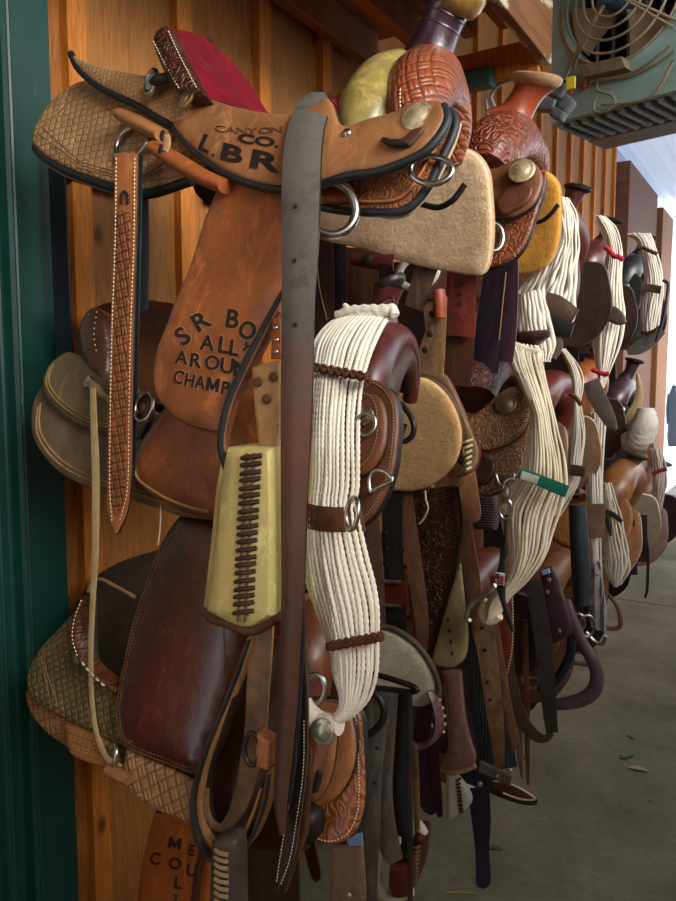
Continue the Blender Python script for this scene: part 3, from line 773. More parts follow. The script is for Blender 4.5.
# cantle roll over the back of the seat
panel('cantle_face', [(155, 42), (160, 32), (170, 27.5, 1), (178, 45), (190, 68), (206, 96, 1), (190, 97), (176, 91), (166, 75), (158, 56)], PL(.70, .32, .12), L_DKBR, A, .02, .012, 8)
dashes('cantle_stitching', [(159, 44), (168, 62), (180, 83), (186, 93)], lambda x, y: PL(.70, .32, .12)(x, y)+Vector((0, -.011, 0)), THREAD, A, 2, 1.2, .001)
dashes('cantle_stitching', [(174, 34), (184, 56), (196, 79), (203, 92)], lambda x, y: PL(.70, .32, .12)(x, y)+Vector((0, -.011, 0)), THREAD, A, 2, 1.2, .001)
# seat jockey with lettering
sjA = [(167, 113, 1), (185, 108), (204.5, 98.5), (232.5, 106.4), (266.7, 113.3), (297.8, 114.2), (328.8, 100), (342, 126), (370, 119), (396, 112), (412, 104), (428, 102), (442, 104), (445.5, 118), (438, 133), (424, 148), (407.7, 157.7), (377, 169), (346, 173.5), (313, 184), (282, 187), (254, 182.5), (223, 170), (195, 150), (176.6, 131)]
sj = panel('seat_jockey', sjA, jkA, L_BRN, A, .007, .006, 9, rim=EDGE, div=22)
edge('jockey_edge', [(167, 114), (177, 132), (195, 151.5), (223, 171.5), (254, 184), (282, 188.5), (313, 185.5), (346, 175), (377, 170.5), (407.7, 159.5), (425, 150), (439, 134.5), (446.5, 118), (443, 105)], jkA, .0055, EDGE, sj, -.002)
JS = SF[sj.name]; fj = lambda x, y: JS.at(x, y, 0.0002)
text('lettering', [('L', 199, 150, 16, 28, 1.15), ('.', 214, 158, 9, 15, 1.3), ('B', 221.5, 161, 16.5, 14, 1.75), ('R', 250.5, 169, 18, 12, 1.95), ('C', 240, 144.5, 9, 10, 1.9), ('O', 257, 147.5, 9, 7, 2.0), ('.', 277, 150.5, 9, 0, 1.5)], fj, BURN, sj, bold=.035)
text('lettering', [('C', 217, 134, 6.5, 8, 1.8), ('A', 228, 135.5, 6.5, 5, 1.8), ('N', 238, 136.5, 6.5, 3, 1.9), ('Y', 250, 137, 6.5, 1, 1.9), ('O', 261, 137, 6.5, -2, 1.9), ('N', 273, 136.5, 6.5, -3, 1.9)], fj, leather('#5f4029', '#3a2718', .6, amt=.4), sj, bold=.0)
# fork: rawhide back, basket-stamped front, horn
GOLD = leather('#b7a45c', '#5c5026', .28, mott=11, amt=.95, coat=.6, scuff='#e2d9a6')
tube('fork_back', [atY(*p) for p in ((362, 150, .92), (369, 116, .945), (383, 92, 1.0), (399, 82, 1.06), (415, 82, 1.13), (432, 100, 1.2))], [.036, .046, .048, .045, .04, .035], GOLD, A, sub=8, seg=20)['label'] = 'mottled yellow rawhide back of the fork'
tube('fork', [atY(*p) for p in ((414, 130, .935), (416, 106, .96), (421, 88, 1.0), (431, 80, 1.07), (442, 86, 1.14), (451, 104, 1.19), (455, 130, 1.22), (450, 160, 1.24))], [.032, .046, .05, .047, .038, .032, .028, .024], L_BSK, A, sub=8, seg=22)
tube('fork_seam', [atY(*p) for p in ((397, 120, .895), (395, 98, .905), (398, 76, .94), (409, 55, 1.0))], .0028, leather('#6d3420', '#3a1a10', .4), A, sub=6)
dashes('fork_stitching', [(402, 119), (400, 97), (403, 76), (413, 57)], lambda x, y: atY(x, y, float(np.interp(y, [57, 75, 95, 117], [1.0, .945, .898, .885]))), THREAD, A, 2.4, 1.6, .0012)
HORN = leather('#3a2230', '#1c0f15', .22, mott=9, amt=.7, coat=.6)
hp = [(428, 60, 1.07), (432, 48, 1.07), (439, 28, 1.07), (445, 12, 1.07), (449, 3, 1.07)]
tube('horn_neck', [atY(*p) for p in hp], [.04, .0345, .0325, .034, .04], HORN, A, sub=8, seg=24)['label'] = 'dark purple wrapped horn neck'
wr = []
for k in range(5):
    c = atY(*catrom(hp, 6)[4+k*4]); ax = (atY(443, 12, 1.07)-atY(430, 45, 1.07)).normalized()
    u = ax.orthogonal().normalized(); w = ax.cross(u); rr = .032
    wr.append(tube_geo([c+u*(rr*math.cos(a))+w*(rr*math.sin(a)) for a in np.linspace(0, 2*math.pi, 25)[:-1]], .002, 6, True))
mesh('wrap_edges', *join_geo(wr), HORN, A)
hc = atY(458, -3, 1.07); ha = Vector((.35, -.25, 1)).normalized()
lathe('horn_cap', hc, ha, [(.03, -.026), (.04, -.016), (.045, -.004), (.045, .006), (.038, .012), (.003, .014)], leather('#9b7b3c', '#4f3a1c', .3, mott=20, amt=.8, coat=.4), A, sx=1.0, sy=.9)['label'] = 'gold-brown horn cap'
# front skirt with orange tooled border and black edge
fsA = [(314.6, 186, 1), (346, 176), (377, 171), (407, 160), (430, 145), (444, 125), (449, 111, 1), (454, 123), (449, 140), (442, 154), (427, 184.6), (407.7, 206), (386.5, 210.5), (346, 208.6), (313, 203, 1)]
fs_ = panel('front_skirt', fsA, skA, leather('#a76a43', '#6b3b22', .5, 'floral', 2.2, amt=.6), A, .01, .004, 5, rim=EDGE)
edge('skirt_edge', [(313, 205), (346, 210.5), (386.5, 212), (408, 208), (428, 186), (443, 155), (451, 138), (455, 122), (450, 110)], skA, .0055, EDGE, fs_, -.001)
edge('fleece_edge', [(372, 209), (387, 214), (397, 214), (409, 210), (429, 188), (445, 157), (452, 141), (457, 124)], skA.off(.012), .006, suede('#c9b48e', '#8d7b58'), fs_)
edge('border_line', [(316, 199), (350, 203), (385, 204), (404, 199), (421, 179), (435, 154), (445, 132)], skA, .002, leather('#c07a4a', '#8f5430', .5), fs_, .006)
concho(jkA(419, 119)+jkA.n*.004, (.1, -1, .45), .019, BRASS, A, 'concho')
concho(atY(186, 97.7, .81), (-.15, -1, .35), .0155, plain('#c8b183', .35, 1., '#75613b', 90), A, 'concho')
panel('string_tab', [(419, 128), (411, 131), (404, 138), (392, 139), (384, 137), (381, 141), (392, 145), (407, 147), (414, 142), (424, 130)], jkA.off(-.008), leather('#5f3b25', '#2f1c12', .5), A, .005, .003, 3)
panel('string_slot', [(383, 138), (392, 139.5), (404, 141), (408, 144), (398, 146), (386, 144)], jkA.off(-.014), BURN, A, .003, .002, 2)
ring('rigging_ring', skA.off(-.012)(431, 170), (.3, -1, .3), .024, .017, .0035, STEEL, A, tilt=12)
ring('rigging_ring', skA.off(-.03)(330, 208), (.5, -1, .2), .03, .034, .0055, STEEL, A, tilt=-30)
panel('rigging_strap', [(313, 187, 1), (345, 183), (349, 192), (342, 200), (313, 202, 1)], skA.off(-.014), L_ORG, A, .006, .003, 3)
lathe('screw_head', jkA(349, 136)+jkA.n*.006, (0, -1, .4), [(.006, 0), (.005, .002), (.001, .003)], STEEL, A, 10)
# off-side skirt seen from its suede inside
osA = PL(1.35, -.28)
offA = [(313, 213), (346, 208), (390, 195), (430, 165), (454, 148), (466, 149), (479, 157), (488, 173), (491, 200), (492.5, 230), (490, 258), (485, 272), (478, 276), (450, 272), (415, 265), (358, 248), (313, 236)]
panel('off_skirt', offA, osA, suede('#f4d3ad', '#b98f63', 9, .45, True), A, .014, .006, 6, sub=6, rim=suede('#c2a076', '#93714c'))['label'] = 'tan suede lining of the off-side skirt'
# rear rigging: ring, leather rolls, billet with tooling
ring('rear_ring', skA.off(-.016)(132, 143), (-.05, -1, .3), .036, .03, .0045, STEEL, A)
tube('leather_keeper', [skA.off(-.025)(x, y) for x, y in ((122, 115), (140, 124), (164, 136))], [.014, .0165, .014], L_BRN, A, sub=6, seg=12, flat=(.7, 1.2))
tube('leather_keeper', [skA.off(-.03)(x, y) for x, y in ((156, 148), (178, 162), (205, 178), (228, 187))], [.014, .016, .016, .014], L_ORG, A, sub=6, seg=12, flat=(.7, 1.3))
for x, y in ((163, 136), (162, 150)): lathe('keeper_slot', skA.off(-.048)(x, y), (0, -1, .2), [(.007, 0), (.006, .003), (.001, .004)], BURN, A, 10, sx=1.2, sy=.7)
strap('billet_lace', [(165, 134, 6), (166, 142, 6), (163, 150, 6)], skA.off(-.05), L_TAN, A, .004)
fbm = YF([(150, .795), (200, .775), (540, .765)])
fb = strap('flank_billet', [(126, 153, 23), (125.5, 180, 23), (124, 240, 23), (121.5, 330, 23), (120, 400, 24), (119, 470, 24), (117, 510, 20), (115.5, 533, 3)], fbm, leather('#a8683a', '#73401f', .48, None, 1.1, 0, 9, .5), A, .005, rim=EDGE)
strap('billet_liner', [(136, 156, 10), (136, 200, 9), (134, 300, 9), (131.5, 400, 8), (130, 470, 7), (123, 515, 5), (117, 534, 2)], fbm.off(.008), EDGE, A, .004)
for sx in (-9.3, 9.3):
    dashes('stitching', [(126+sx, 158), (125+sx, 240), (121.8+sx, 330), (120+sx, 420), (119+sx*.95, 490), (116+sx*.35, 524)], lambda x, y: fbm(x, y)+Vector((0, -.0008, 0)), THREAD, fb, 2.4, 1.7, .001)
panel('tooled_panel', [(117, 214), (130, 214), (128, 330), (126, 440), (124, 500), (116, 515), (111, 500), (112, 400), (115, 300)], fbm.off(-.0005), leather('#94572f', '#4b2813', .5, 'basket', 1.7, .2, 9, .5, depth=.003), fb, .001, .0006, 2)
for dx, a in ((-3, 25), (3, -25)):
    panel('billet_slot', [(124+dx*.1, 190), (124+dx*1.3, 194), (124+dx*1.5, 202), (124+dx*.8, 204), (124+dx*.5, 197)], fbm.off(-.002), BURN, fb, .002, .001, 1)
strap('billet_tail', [(54, 135, 15), (56, 180, 16), (61, 300, 16), (65, 380, 16), (68, 440, 15)], YF([(0, .98)]), plain('#1d2836', .5, 0, '#12181f', 9), A, .006)
strap('billet_tail', [(143, 195, 8), (143, 240, 9), (142, 310, 9)], fbm.off(.12), plain('#1d2836', .5, 0, '#12181f', 9), A, .005)
# fender with burnt lettering, stirrup leather, rawhide stirrup
fA = [(223, 178, 1), (250, 172), (284, 176, 1), (287, 230), (285, 285), (270, 318), (254, 352), (240, 385), (231, 412), (224, 434, 1), (208, 431), (191.5, 427), (178, 420), (168, 411), (159, 399), (154.5, 385), (154, 369), (158, 348), (165, 330), (177, 298), (188.6, 272), (198, 243), (207, 215)]
fe = panel('fender', fA, fdA, L_FEND, A, .006, .005, 7, rim=leather('#5a3420', '#38200f', .6), div=20)
FS = SF[fe.name]; ff_ = lambda x, y: FS.at(x, y, .0002)
FL_ = [('S', 186, 347.5, 18, -38, 1.05), ('R', 200, 334, 18, -30, 1.1), ('B', 227, 327.5, 18.5, 8, .95), ('O', 239, 336, 18, 22, .85),
    ('A', 203, 350, 15, 6, .95), ('L', 219.5, 353, 16.5, 7, 1.), ('L', 230.5, 355.5, 16, 8, .95), ('Y', 243, 349, 9, 40),
    ('A', 178, 364, 13.5, 6, .95), ('R', 191.5, 367, 14, 7, 1.), ('O', 206.5, 369.5, 14.5, 7, .95), ('U', 221.5, 373, 15.5, 7, 1.), ('N', 235, 376, 15, 8, .9),
    ('C', 175, 383, 13.5, 12, .82), ('H', 186.5, 386.5, 13.5, 10, .78), ('A', 197.5, 388.5, 13.5, 9, .78), ('M', 208.5, 391, 13.5, 9, .85), ('P', 223, 394.5, 13.5, 9, .85), ('I', 232.5, 396, 13, 8, .9)]
text('lettering_rim', FL_, ff_, leather('#b98458', '#8a5a38', .55, amt=.5), fe, k=.0004, bold=.06)
text('lettering', FL_, ff_, BURN, fe, k=.0009, bold=.028)
slm = YF([(280, .742), (420, .727), (640, .72)])
st1 = strap('stirrup_leather', [(283, 290, 5), (263, 327, 6), (243, 366, 7), (228, 400, 7), (221, 428, 7), (220, 450, 6.5), (227, 474, 6)], slm.off(-.004), EDGE, A, .006, rim=leather('#9a6a3f', '#5e3c20', .6))
strap('stirrup_leather', [(279, 312, 5), (262, 345, 6), (246, 376, 6), (233, 405, 6), (226, 430, 5), (224, 448, 4), (230, 455, 5), (241, 446, 7)], slm.off(.012), leather('#7f4d30', '#4d2c1a', .55), A, .008)
panel('stirrup_neck', [(252, 368, 1), (266, 363), (281, 361, 1), (281, 400), (277, 450, 1), (259, 450, 1), (255, 410)], slm.off(.004), leather('#b98f5f', '#8a6538', .55, mott=10, amt=.5), A, .006, .003, 3)
panel('neck_strip', [(272, 318, 1), (282, 318, 1), (282, 359, 1), (271, 359, 1)], slm.off(.002), leather('#b5662a', '#7c4017', .5), A, .005, .002, 2)
for x, y in ((277, 328), (277.5, 352), (278, 340)): lathe('rivet', slm(x, y)+Vector((0, -.003, 0)), (0, -1, 0), [(.0035, 0), (.003, .002), (.001, .003)], STEEL, A, 10)
for x, y in ((258, 382), (274, 377), (267, 399)): lathe('leather_rivet', slm(x, y)+Vector((0, -.001, 0)), (0, -1, 0), [(.0065, 0), (.006, .002), (.002, .003)], leather('#6b4424', '#3b2412', .5), A, 12)
RAW = leather('#cdbf7d', '#a8924c', .4, mott=7, amt=.55, coat=.2)
stp = [(229, 447, 1), (250, 446), (275, 447, 1), (276.5, 500), (276.5, 560), (276, 614, 1), (263, 622), (249, 627), (228, 620), (208, 609, 1), (213, 575), (219, 520), (224, 478)]
stm = YF([(440, .722), (640, .712)])
sp = panel('stirrup', stp, stm, RAW, A, .055, .014, 9, sub=4); sp['label'] = 'pale yellow rawhide stirrup laced with brown thong'
ln = []
for k in range(21):
    y = 456+k*7.6; xc = 257.5-.052*(y-456); w = 9.8-.0*k
    dy = random.uniform(-1, 1)
    ln.append(tube_geo([SF[sp.name].at(xc-w, y+1.2+dy, .0), SF[sp.name].at(xc-w*.5, y+dy*.5, .003), SF[sp.name].at(xc+w*.5, y-1+dy*.5, .003), SF[sp.name].at(xc+w, y-1.4+dy, .0)], .0029, 6))
mesh('lacing', *join_geo(ln), leather('#4a2c20', '#2b1811', .5), sp)
ln = [tube_geo([SF[sp.name].at(256-.052*(y-456)+d, y, .002) for y in np.linspace(452, 618, 12)], .0018, 5) for d in (-3, 4)]
mesh('lacing', *join_geo(ln), leather('#6b4a33', '#3a2518', .5), sp)
edge('stirrup_tread', [(208, 610), (213, 617), (228, 622), (249, 629), (263, 624), (276, 615)], stm.off(.012), .009, leather('#6d4526', '#3c2414', .55), sp)
edge('stirrup_side', [(226, 462), (221, 490), (217, 530), (212, 575), (208, 606)], stm.off(.02), .006, leather('#d3c27a', '#9f8a4a', .45), sp)

# long strap thrown over the seat of saddle A
gsm = YF([(90, .88), (100, .87), (116, .80), (180, .74), (300, .715), (600, .71), (900, .71)])
gs = thing('leather_strap', 'long grey leather strap thrown over the saddle seat, brown towards its end', 'strap', atY(292, 500, .71))
t = NT('grey_strap'); v = t.mapped(); n = t.noise(v, 9, 6, .65)
sep = t.new('SeparateXYZ'); t.link(v, sep.inputs[0])
fz = t.math('ADD', sep.outputs[2], t.math('MULTIPLY', t.math('SUBTRACT', n, .5), .45))
col = t.ramp(t.math('MULTIPLY_ADD', fz, 1.6, .3), [(.12, lin('#503228')), (.42, lin('#6b4636')), (.62, lin('#5a5650')), (.9, lin('#62605a'))])
col = t.mix(t.ramp(t.noise(v, 34, 6, .75), [(.5, (0, 0, 0, 1)), (.75, (.7, .7, .7, 1))]), col, lin('#2a2523'))
GST = t.done(col, .5, t.bump(t.noise(v, 90, 4, .7), .001, .6))
strap('strap_body', [(327, 96, 8), (322, 99, 18), (313, 107, 31), (306, 125, 35), (302, 150, 37), (300, 190, 38), (299, 240, 36.5), (297, 300, 32), (295.5, 400, 31), (293, 500, 26), (291.5, 600, 22), (289, 650, 21), (287, 700, 20), (283, 760, 17), (280, 800, 14), (282, 834, 7)], gsm, GST, gs, .006, rim=EDGEB, cup=.003)
h = [lathe('punch_hole', gsm(x, y)+Vector((0, -.0035, 0)), (0, -1, 0), [(.003, 0), (.0028, .0006), (.0005, .0008)], BURN, gs, 8) for x, y in ((297, 207), (296, 261), (297, 325))]
strap('strap_liner', [(301, 600, 6), (300, 650, 7), (297, 700, 6), (293, 760, 6), (287, 805, 5)], gsm.off(.006), EDGE, gs, .004)
bs = thing('leather_strap', 'short black stitched strap with a pointed tip, hanging behind the long grey strap', 'strap', atY(292, 760, .725))
bsm = YF([(600, .74), (900, .725)])
strap('strap_body', [(302, 640, 4), (303.5, 690, 6), (302, 730, 10), (299, 770, 13), (292, 820, 15), (285.5, 860, 15), (279, 886, 8), (276, 893, 2)], bsm, leather('#262321', '#0f0e0d', .45), bs, .006, rim=leather('#5b4632', '#33271c', .6))
for d in (-5, 5): dashes('stitching', [(302+d*.5, 720), (299+d*.95, 770), (292+d, 820), (285.5+d, 858), (279+d*.45, 884)], lambda x, y: bsm(x, y)+Vector((0, -.001, 0)), THREAD, bs, 2, 1.5, .0008)
strap('strap_back', [(305, 690, 4), (306, 760, 8), (304, 830, 8), (296, 855, 5), (284, 893, 3)], bsm.off(.01), leather('#5d3a2a', '#3a2319', .6), bs, .004)
rack('black steel arm rack under the red-seated saddle, its rod end turned up', YA, 2.06, [(419, 204, 1.2), (438, 207.5, 1.19), (452, 201, 1.18), (459, 193, 1.18), (465, 184, 1.18)], .78)

# ================================================================== saddle B: brick-red horn, yellow suede (top, second)
YB = 1.68
B = thing('western_saddle', 'brick-red tooled saddle with tall horn and yellow suede lining, second on the top row', 'saddle', (.5, YB, 1.9), 'saddles on the wall racks')
L_RED = leather('#9c4526', '#5e2413', .35, mott=8, amt=.6, coat=.25)
L_REDT = leather('#8f4226', '#4a1e10', .38, 'floral', 1.0, amt=.5, depth=.003, coat=.2)
zb = PL(1.30, .28); jb = PL(1.262, .3)
def Bp(x, y): return (440+x/4.095, 60+y/4.095)
tube('fork', [atY(*p) for p in ((484, 172, 1.47), (488, 156, 1.5), (499, 144, 1.58), (512, 138, 1.68), (525, 144, 1.76), (534, 158, 1.83), (535, 180, 1.88))], [.045, .062, .063, .055, .042, .036, .032], L_REDT, B, sub=8, seg=20)
tube('horn_neck', [atY(*p) for p in ((508, 126, 1.68), (516, 114, 1.68), (523, 102, 1.68), (530, 90, 1.68), (534, 82, 1.68))], [.062, .04, .034, .036, .048], L_RED, B, sub=8, seg=20)
lathe('horn_cap', atY(537, 78, 1.68), Vector((.25, -.15, 1)), [(.04, -.02), (.055, -.008), (.056, .002), (.05, .006), (.003, .007)], leather('#a98a64', '#6a4b30', .5), B)['label'] = 'worn tan horn cap'
jbA = [Bp(*p) for p in ((195, 455), (240, 440), (285, 418), (340, 402), (385, 420), (415, 460), (420, 500), (408, 545), (385, 590), (340, 625), (290, 645), (230, 645), (190, 640), (150, 560))]
panel('front_jockey', jbA, jb, leather('#8d5b3b', '#57321e', .45, mott=9, amt=.7), B, .01, .006, 6, rim=EDGEB)
panel('concho_tab', [Bp(*p) for p in ((300, 480), (340, 500), (375, 520), (370, 560), (345, 590), (300, 615), (255, 630), (230, 590), (255, 545))], jb.off(-.012), leather('#6b3a26', '#3d2015', .45, amt=.4), B, .006, .003, 3)
concho(jb.off(-.02)(*Bp(335, 455)), (.1, -1, .4), .024, BRASS, B)
sbA = [Bp(*p) for p in ((190, 560), (230, 640), (300, 640), (350, 622), (385, 592), (415, 540), (425, 480), (430, 470), (433, 490), (425, 540), (405, 600), (385, 660), (365, 720), (340, 770), (300, 815), (250, 838), (205, 850), (180, 840), (170, 700))]
sb = panel('front_skirt', sbA, zb, leather('#9a5632', '#5b2c18', .42, 'floral', 1.5, .6, 8, .6, coat=.15), B, .012, .005, 4, rim=EDGEB)
dashes('stitching', [Bp(*p) for p in ((212, 838), (250, 826), (297, 803), (333, 762), (357, 715), (378, 655), (398, 598), (415, 545))], lambda x, y: SF[sb.name].at(x, y, .0005), THREADD, sb, 1.6, 1.2, .0012)
ring('rigging_ring', zb.off(-.02)(*Bp(221, 725)), (.6, -1, .2), .016, .026, .005, STEEL, B)
ob = PL(1.93, -.25)
panel('off_skirt', [Bp(*p) for p in ((390, 560), (428, 462), (460, 475), (485, 510), (494, 560), (494, 640), (488, 720), (470, 790), (440, 840), (400, 865), (350, 878), (300, 880), (230, 868), (200, 855), (330, 720))], ob, suede('#e3a53e', '#a86f24', 12, .7), B, .016, .008, 5, rim=suede('#b98a45', '#8a6430'))['label'] = 'yellow suede lining of the off-side skirt'
rack('black steel arm rack under the brick-red saddle with yellow lining', YB, 2.1, [Bp(390, 665)+(1.8,), Bp(420, 658)+(1.79,), Bp(455, 630)+(1.78,), Bp(485, 592)+(1.78,)], .72)
# ------------------------------------------------------------------ cord cinches
def resample(P, n):
    Q = np.array(catrom(P, 8), float); L = np.r_[0, np.cumsum(np.linalg.norm(np.diff(Q, axis=0), axis=1))]
    t = np.linspace(0, L[-1], n); return np.stack([np.interp(t, L, Q[:, 0]), np.interp(t, L, Q[:, 1])], 1)
def cinch(label, L, R, N, yf, mat, bands=(), bulge=.02, M=60, twist=False, seg=7, base=None, fat=.52, wob=.12, name='cord_cinch', sag=0):
    """a girth of parallel cords between a traced left and right edge, hung over the saddle"""
    Lp, Rp = resample(L, M), resample(R, M)
    root = thing(name, label, 'cinch', base or yf(*((Lp[M//2]+Rp[M//2])/2)), 'cord cinches hung on the saddle horns')
    def P(t, f, lift=0.):
        i = t*(M-1); a = min(int(i), M-2); u = i-a
        l = Lp[a]*(1-u)+Lp[a+1]*u; r = Rp[a]*(1-u)+Rp[a+1]*u; q = l*(1-f)+r*f
        return yf(*q)+Vector((0, -1, 0))*(bulge*4*f*(1-f)+lift)
    def wid(t): return (P(t, 1.)-P(t, 0.)).length
    rnd = random.Random(hash(label) % 1000 if False else len(label)*7+N)
    for k in range(N):
        f = (k+.5)/N; ph = rnd.random()*6; pts, rr = [], []
        for i in range(M):
            t = i/(M-1); w = wid(t)/N
            g = f+wob/N*math.sin(ph+9*t)+wob*.6/N*math.sin(3*ph+23*t)
            pts.append(tuple(P(t, g, wob*w*.9*math.sin(ph*2+13*t)))); rr.append(max(w*fat*(1+.12*math.sin(ph*3+17*t)), .0022))
        if twist:
            Q = catrom([p+(r,) for p, r in zip(pts, rr)], 8); vs, fs = tube_geo([q[:3] for q in Q], [q[3] for q in Q], seg, False, 2, 380.)
        else: vs, fs = tube_geo(pts, rr, seg)
        mesh('cord', vs, fs, mat, root, ang=80)
    for bnd in bands:
        t0, t1, bm, style = bnd[:4]
        w = wid((t0+t1)/2)/N
        if style == 'twine':
            for s in (0, 1):
                pts = [P(t0+(t1-t0)*f+.004*math.sin(f*N*math.pi+s*math.pi), f, w*.5+.004*math.cos(f*N*math.pi+s*math.pi)) for f in np.linspace(-.02, 1.02, N*4)]
                vs, fs = tube_geo(pts, .0042 if wid(.5) > .05 else .003, 6); mesh('twine_band', vs, fs, bm, root, ang=80)
        else:
            ex = .03 if len(bnd) < 5 else bnd[4]; rows = 5; cols = max(8, N); vs, fs = [], []
            for lay in (0, 1):
                for i in range(rows):
                    for j in range(cols+1):
                        f = -ex+(1+2*ex)*j/cols
                        vs.append(P(t0+(t1-t0)*i/(rows-1), f, w*(.75 if style == 'flat' else .62+.12*math.cos(f*N*2*math.pi))-.004*lay))
            S_ = rows*(cols+1)
            for i in range(rows-1):
                for j in range(cols):
                    a = i*(cols+1)+j; fs += [(a, a+1, a+cols+2, a+cols+1), (S_+a+cols+1, S_+a+cols+2, S_+a+1, S_+a)]
            for i in range(rows-1):
                for j in (0, cols): a = i*(cols+1)+j; fs.append((a, a+cols+1, S_+a+cols+1, S_+a))
            for j in range(cols):
                for i in (0, rows-1): a = i*(cols+1)+j; fs.append((a, a+1, S_+a+1, S_+a))
            mesh('cross_band', vs, fs, bm, root, ang=60)
    return root, P
BROWNB = plain('#5e3b2a', .9, 0, '#3d261b', 30, .1, .001)

# ================================================================== saddle A2 (middle row, nearest)
def Zof(x, y, Y): return atY(x, y, Y).z
A2 = thing('western_saddle', 'olive-brown saddle with maroon fork, nearest on the middle row under the white cinch', 'saddle', (.6, 1.08, 1.4), 'saddles on the wall racks')
sk2 = PL(.87, .3); rj2 = sk2.off(-.02); fd2 = PL(.83, .25)
L_OLV = leather('#7d6a4a', '#43382a', .5, mott=7, amt=.7)
L_OLV2 = leather('#6d5638', '#3a2c1d', .5, mott=8, amt=.7)
L_SEAT = leather('#3a2116', '#1d0f0a', .35, mott=8, amt=.7, coat=.2)
L_MAR = leather('#55201f', '#2a0f10', .35, mott=7, amt=.6, coat=.25)
L_CHES = leather('#8f4f26', '#3c1e0f', .33, mott=6, amt=.8, coat=.3)
a2s = [(46, 384), (36, 397), (32, 415), (34, 437), (44, 456), (62, 474), (85, 486), (110, 494), (135, 501), (160, 509), (185, 517), (215, 520, 1), (215, 440), (120, 400), (70, 380)]
p = panel('rear_skirt', a2s, sk2, leather('#7a6650', '#403328', .55, mott=8, amt=.7), A2, .012, .007, 8, rim=EDGEB)
b2 = [(41, 408), (40, 432), (50, 452), (68, 469), (90, 480), (112, 487.5), (137, 494), (160, 501), (182, 508.5)]
for d in (0, 5): edge('braid_border', [(x+d*.5, y-d*.7) for x, y in b2], sk2, .003, leather('#9a7d52', '#5d4729', .6), p, .006)
a2j = [(71, 352), (58, 358), (49, 367), (44, 380), (45, 393), (53, 405), (66, 417), (82, 427), (97, 432), (115, 436), (140, 438, 1), (150, 400), (110, 370)]
p = panel('rear_jockey', a2j, rj2, L_OLV, A2, .01, .008, 8, rim=EDGEB)
for d in (0, 4): edge('braid_border', [(x+d*.6, y-d*.6) for x, y in ((54, 368), (50, 381), (52, 391), (60, 402), (72, 412), (87, 421), (102, 427), (120, 431))], rj2, .0028, leather('#8d7446', '#57431f', .6), p, .0075)
loft('seat', [[(106, 385, .88), (86, 352, .90), (82, 328, .95), (94, 308, 1.04), (130, 299, 1.14), (172, 303, 1.25)],
   [(132, 398, .88), (120, 370, .94), (118, 348, 1.0), (130, 332, 1.08), (155, 322, 1.16), (190, 325, 1.25)],
   [(170, 405, .88), (172, 392, .95), (178, 382, 1.03), (190, 376, 1.1), (206, 370, 1.18), (222, 365, 1.25)],
   [(260, 400, .88), (266, 395, .95), (274, 390, 1.03), (282, 386, 1.1), (292, 382, 1.18), (300, 378, 1.25)],
   [(340, 390, .9), (346, 374, .95), (352, 366, 1.03), (358, 366, 1.1), (364, 372, 1.18), (368, 378, 1.22)]], L_SEAT, A2)['label'] = 'dark brown seat'
cf = PL(.885, .25, .1)
panel('cantle_face', [(89, 312, 1), (98, 308), (108, 318), (112, 345), (112, 372), (110, 386, 1), (95, 374), (85, 356), (81, 330)], cf, leather('#5d3520', '#2c170d', .3, amt=.6, coat=.4), A2, .02, .014, 9)
dashes('cantle_stitching', [(103, 314), (101, 326), (100, 340), (103, 356)], lambda x, y: cf(x, y)+cf.n*.014, THREAD, A2, 1.5, 4, .0013)
a2f = [(148, 432), (140, 444), (134, 458), (135, 474), (142, 487), (155, 497), (172, 507), (192, 514), (212, 519, 1), (285, 520, 1), (285, 392, 1), (200, 392), (165, 408)]
p = panel('seat_jockey', a2f, fd2, L_CHES, A2, .01, .02, 34, rim=EDGEB); JS2 = SF[p.name]
for d in (0, 4.5): edge('braid_border', [(x+d*.5, y-d*.8) for x, y in ((139, 466), (143, 479), (155, 489), (172, 499), (192, 507), (214, 512))], fd2, .0028, leather('#a57f4e', '#6d5029', .6), p, .0105)
concho(fd2.off(-.035)(143, 406), (-.1, -1, .3), .019, plain('#4c4438', .35, .9, '#2a251e', 60), A2, 'concho')
ring('concho_ring', fd2.off(-.042)(144, 407), (-.1, -1, .3), .019, .021, .0028, STEEL, A2)
strap('saddle_string', [(92, 388, 5), (93, 420, 6), (95, 480, 7), (94, 560, 6), (92, 600, 5), (90, 650, 4.5), (91, 700, 4), (96, 735, 4), (106, 758, 5), (120, 768, 5)], YF([(380, .79), (500, .77), (640, .745), (770, .74)]), leather('#b9a27a', '#8a744e', .6, amt=.5), A2, .003)
tube('saddle_string', [rj2.off(-.03)(x, y) for x, y in ((90, 382), (95, 388), (103, 396), (112, 404))], [.006, .009, .006, .004], leather('#a48a5f', '#6d5636', .6), A2)
lathe('string_rosette', rj2.off(-.012)(89, 382), (-.2, -1, .3), [(.011, 0), (.01, .004), (.002, .006)], STEEL, A2, 14)
tube('saddle_string', [sk2.off(-.01)(x, y) for x, y in ((161, 505), (160, 530), (158, 545))], .0012, THREAD, A2)
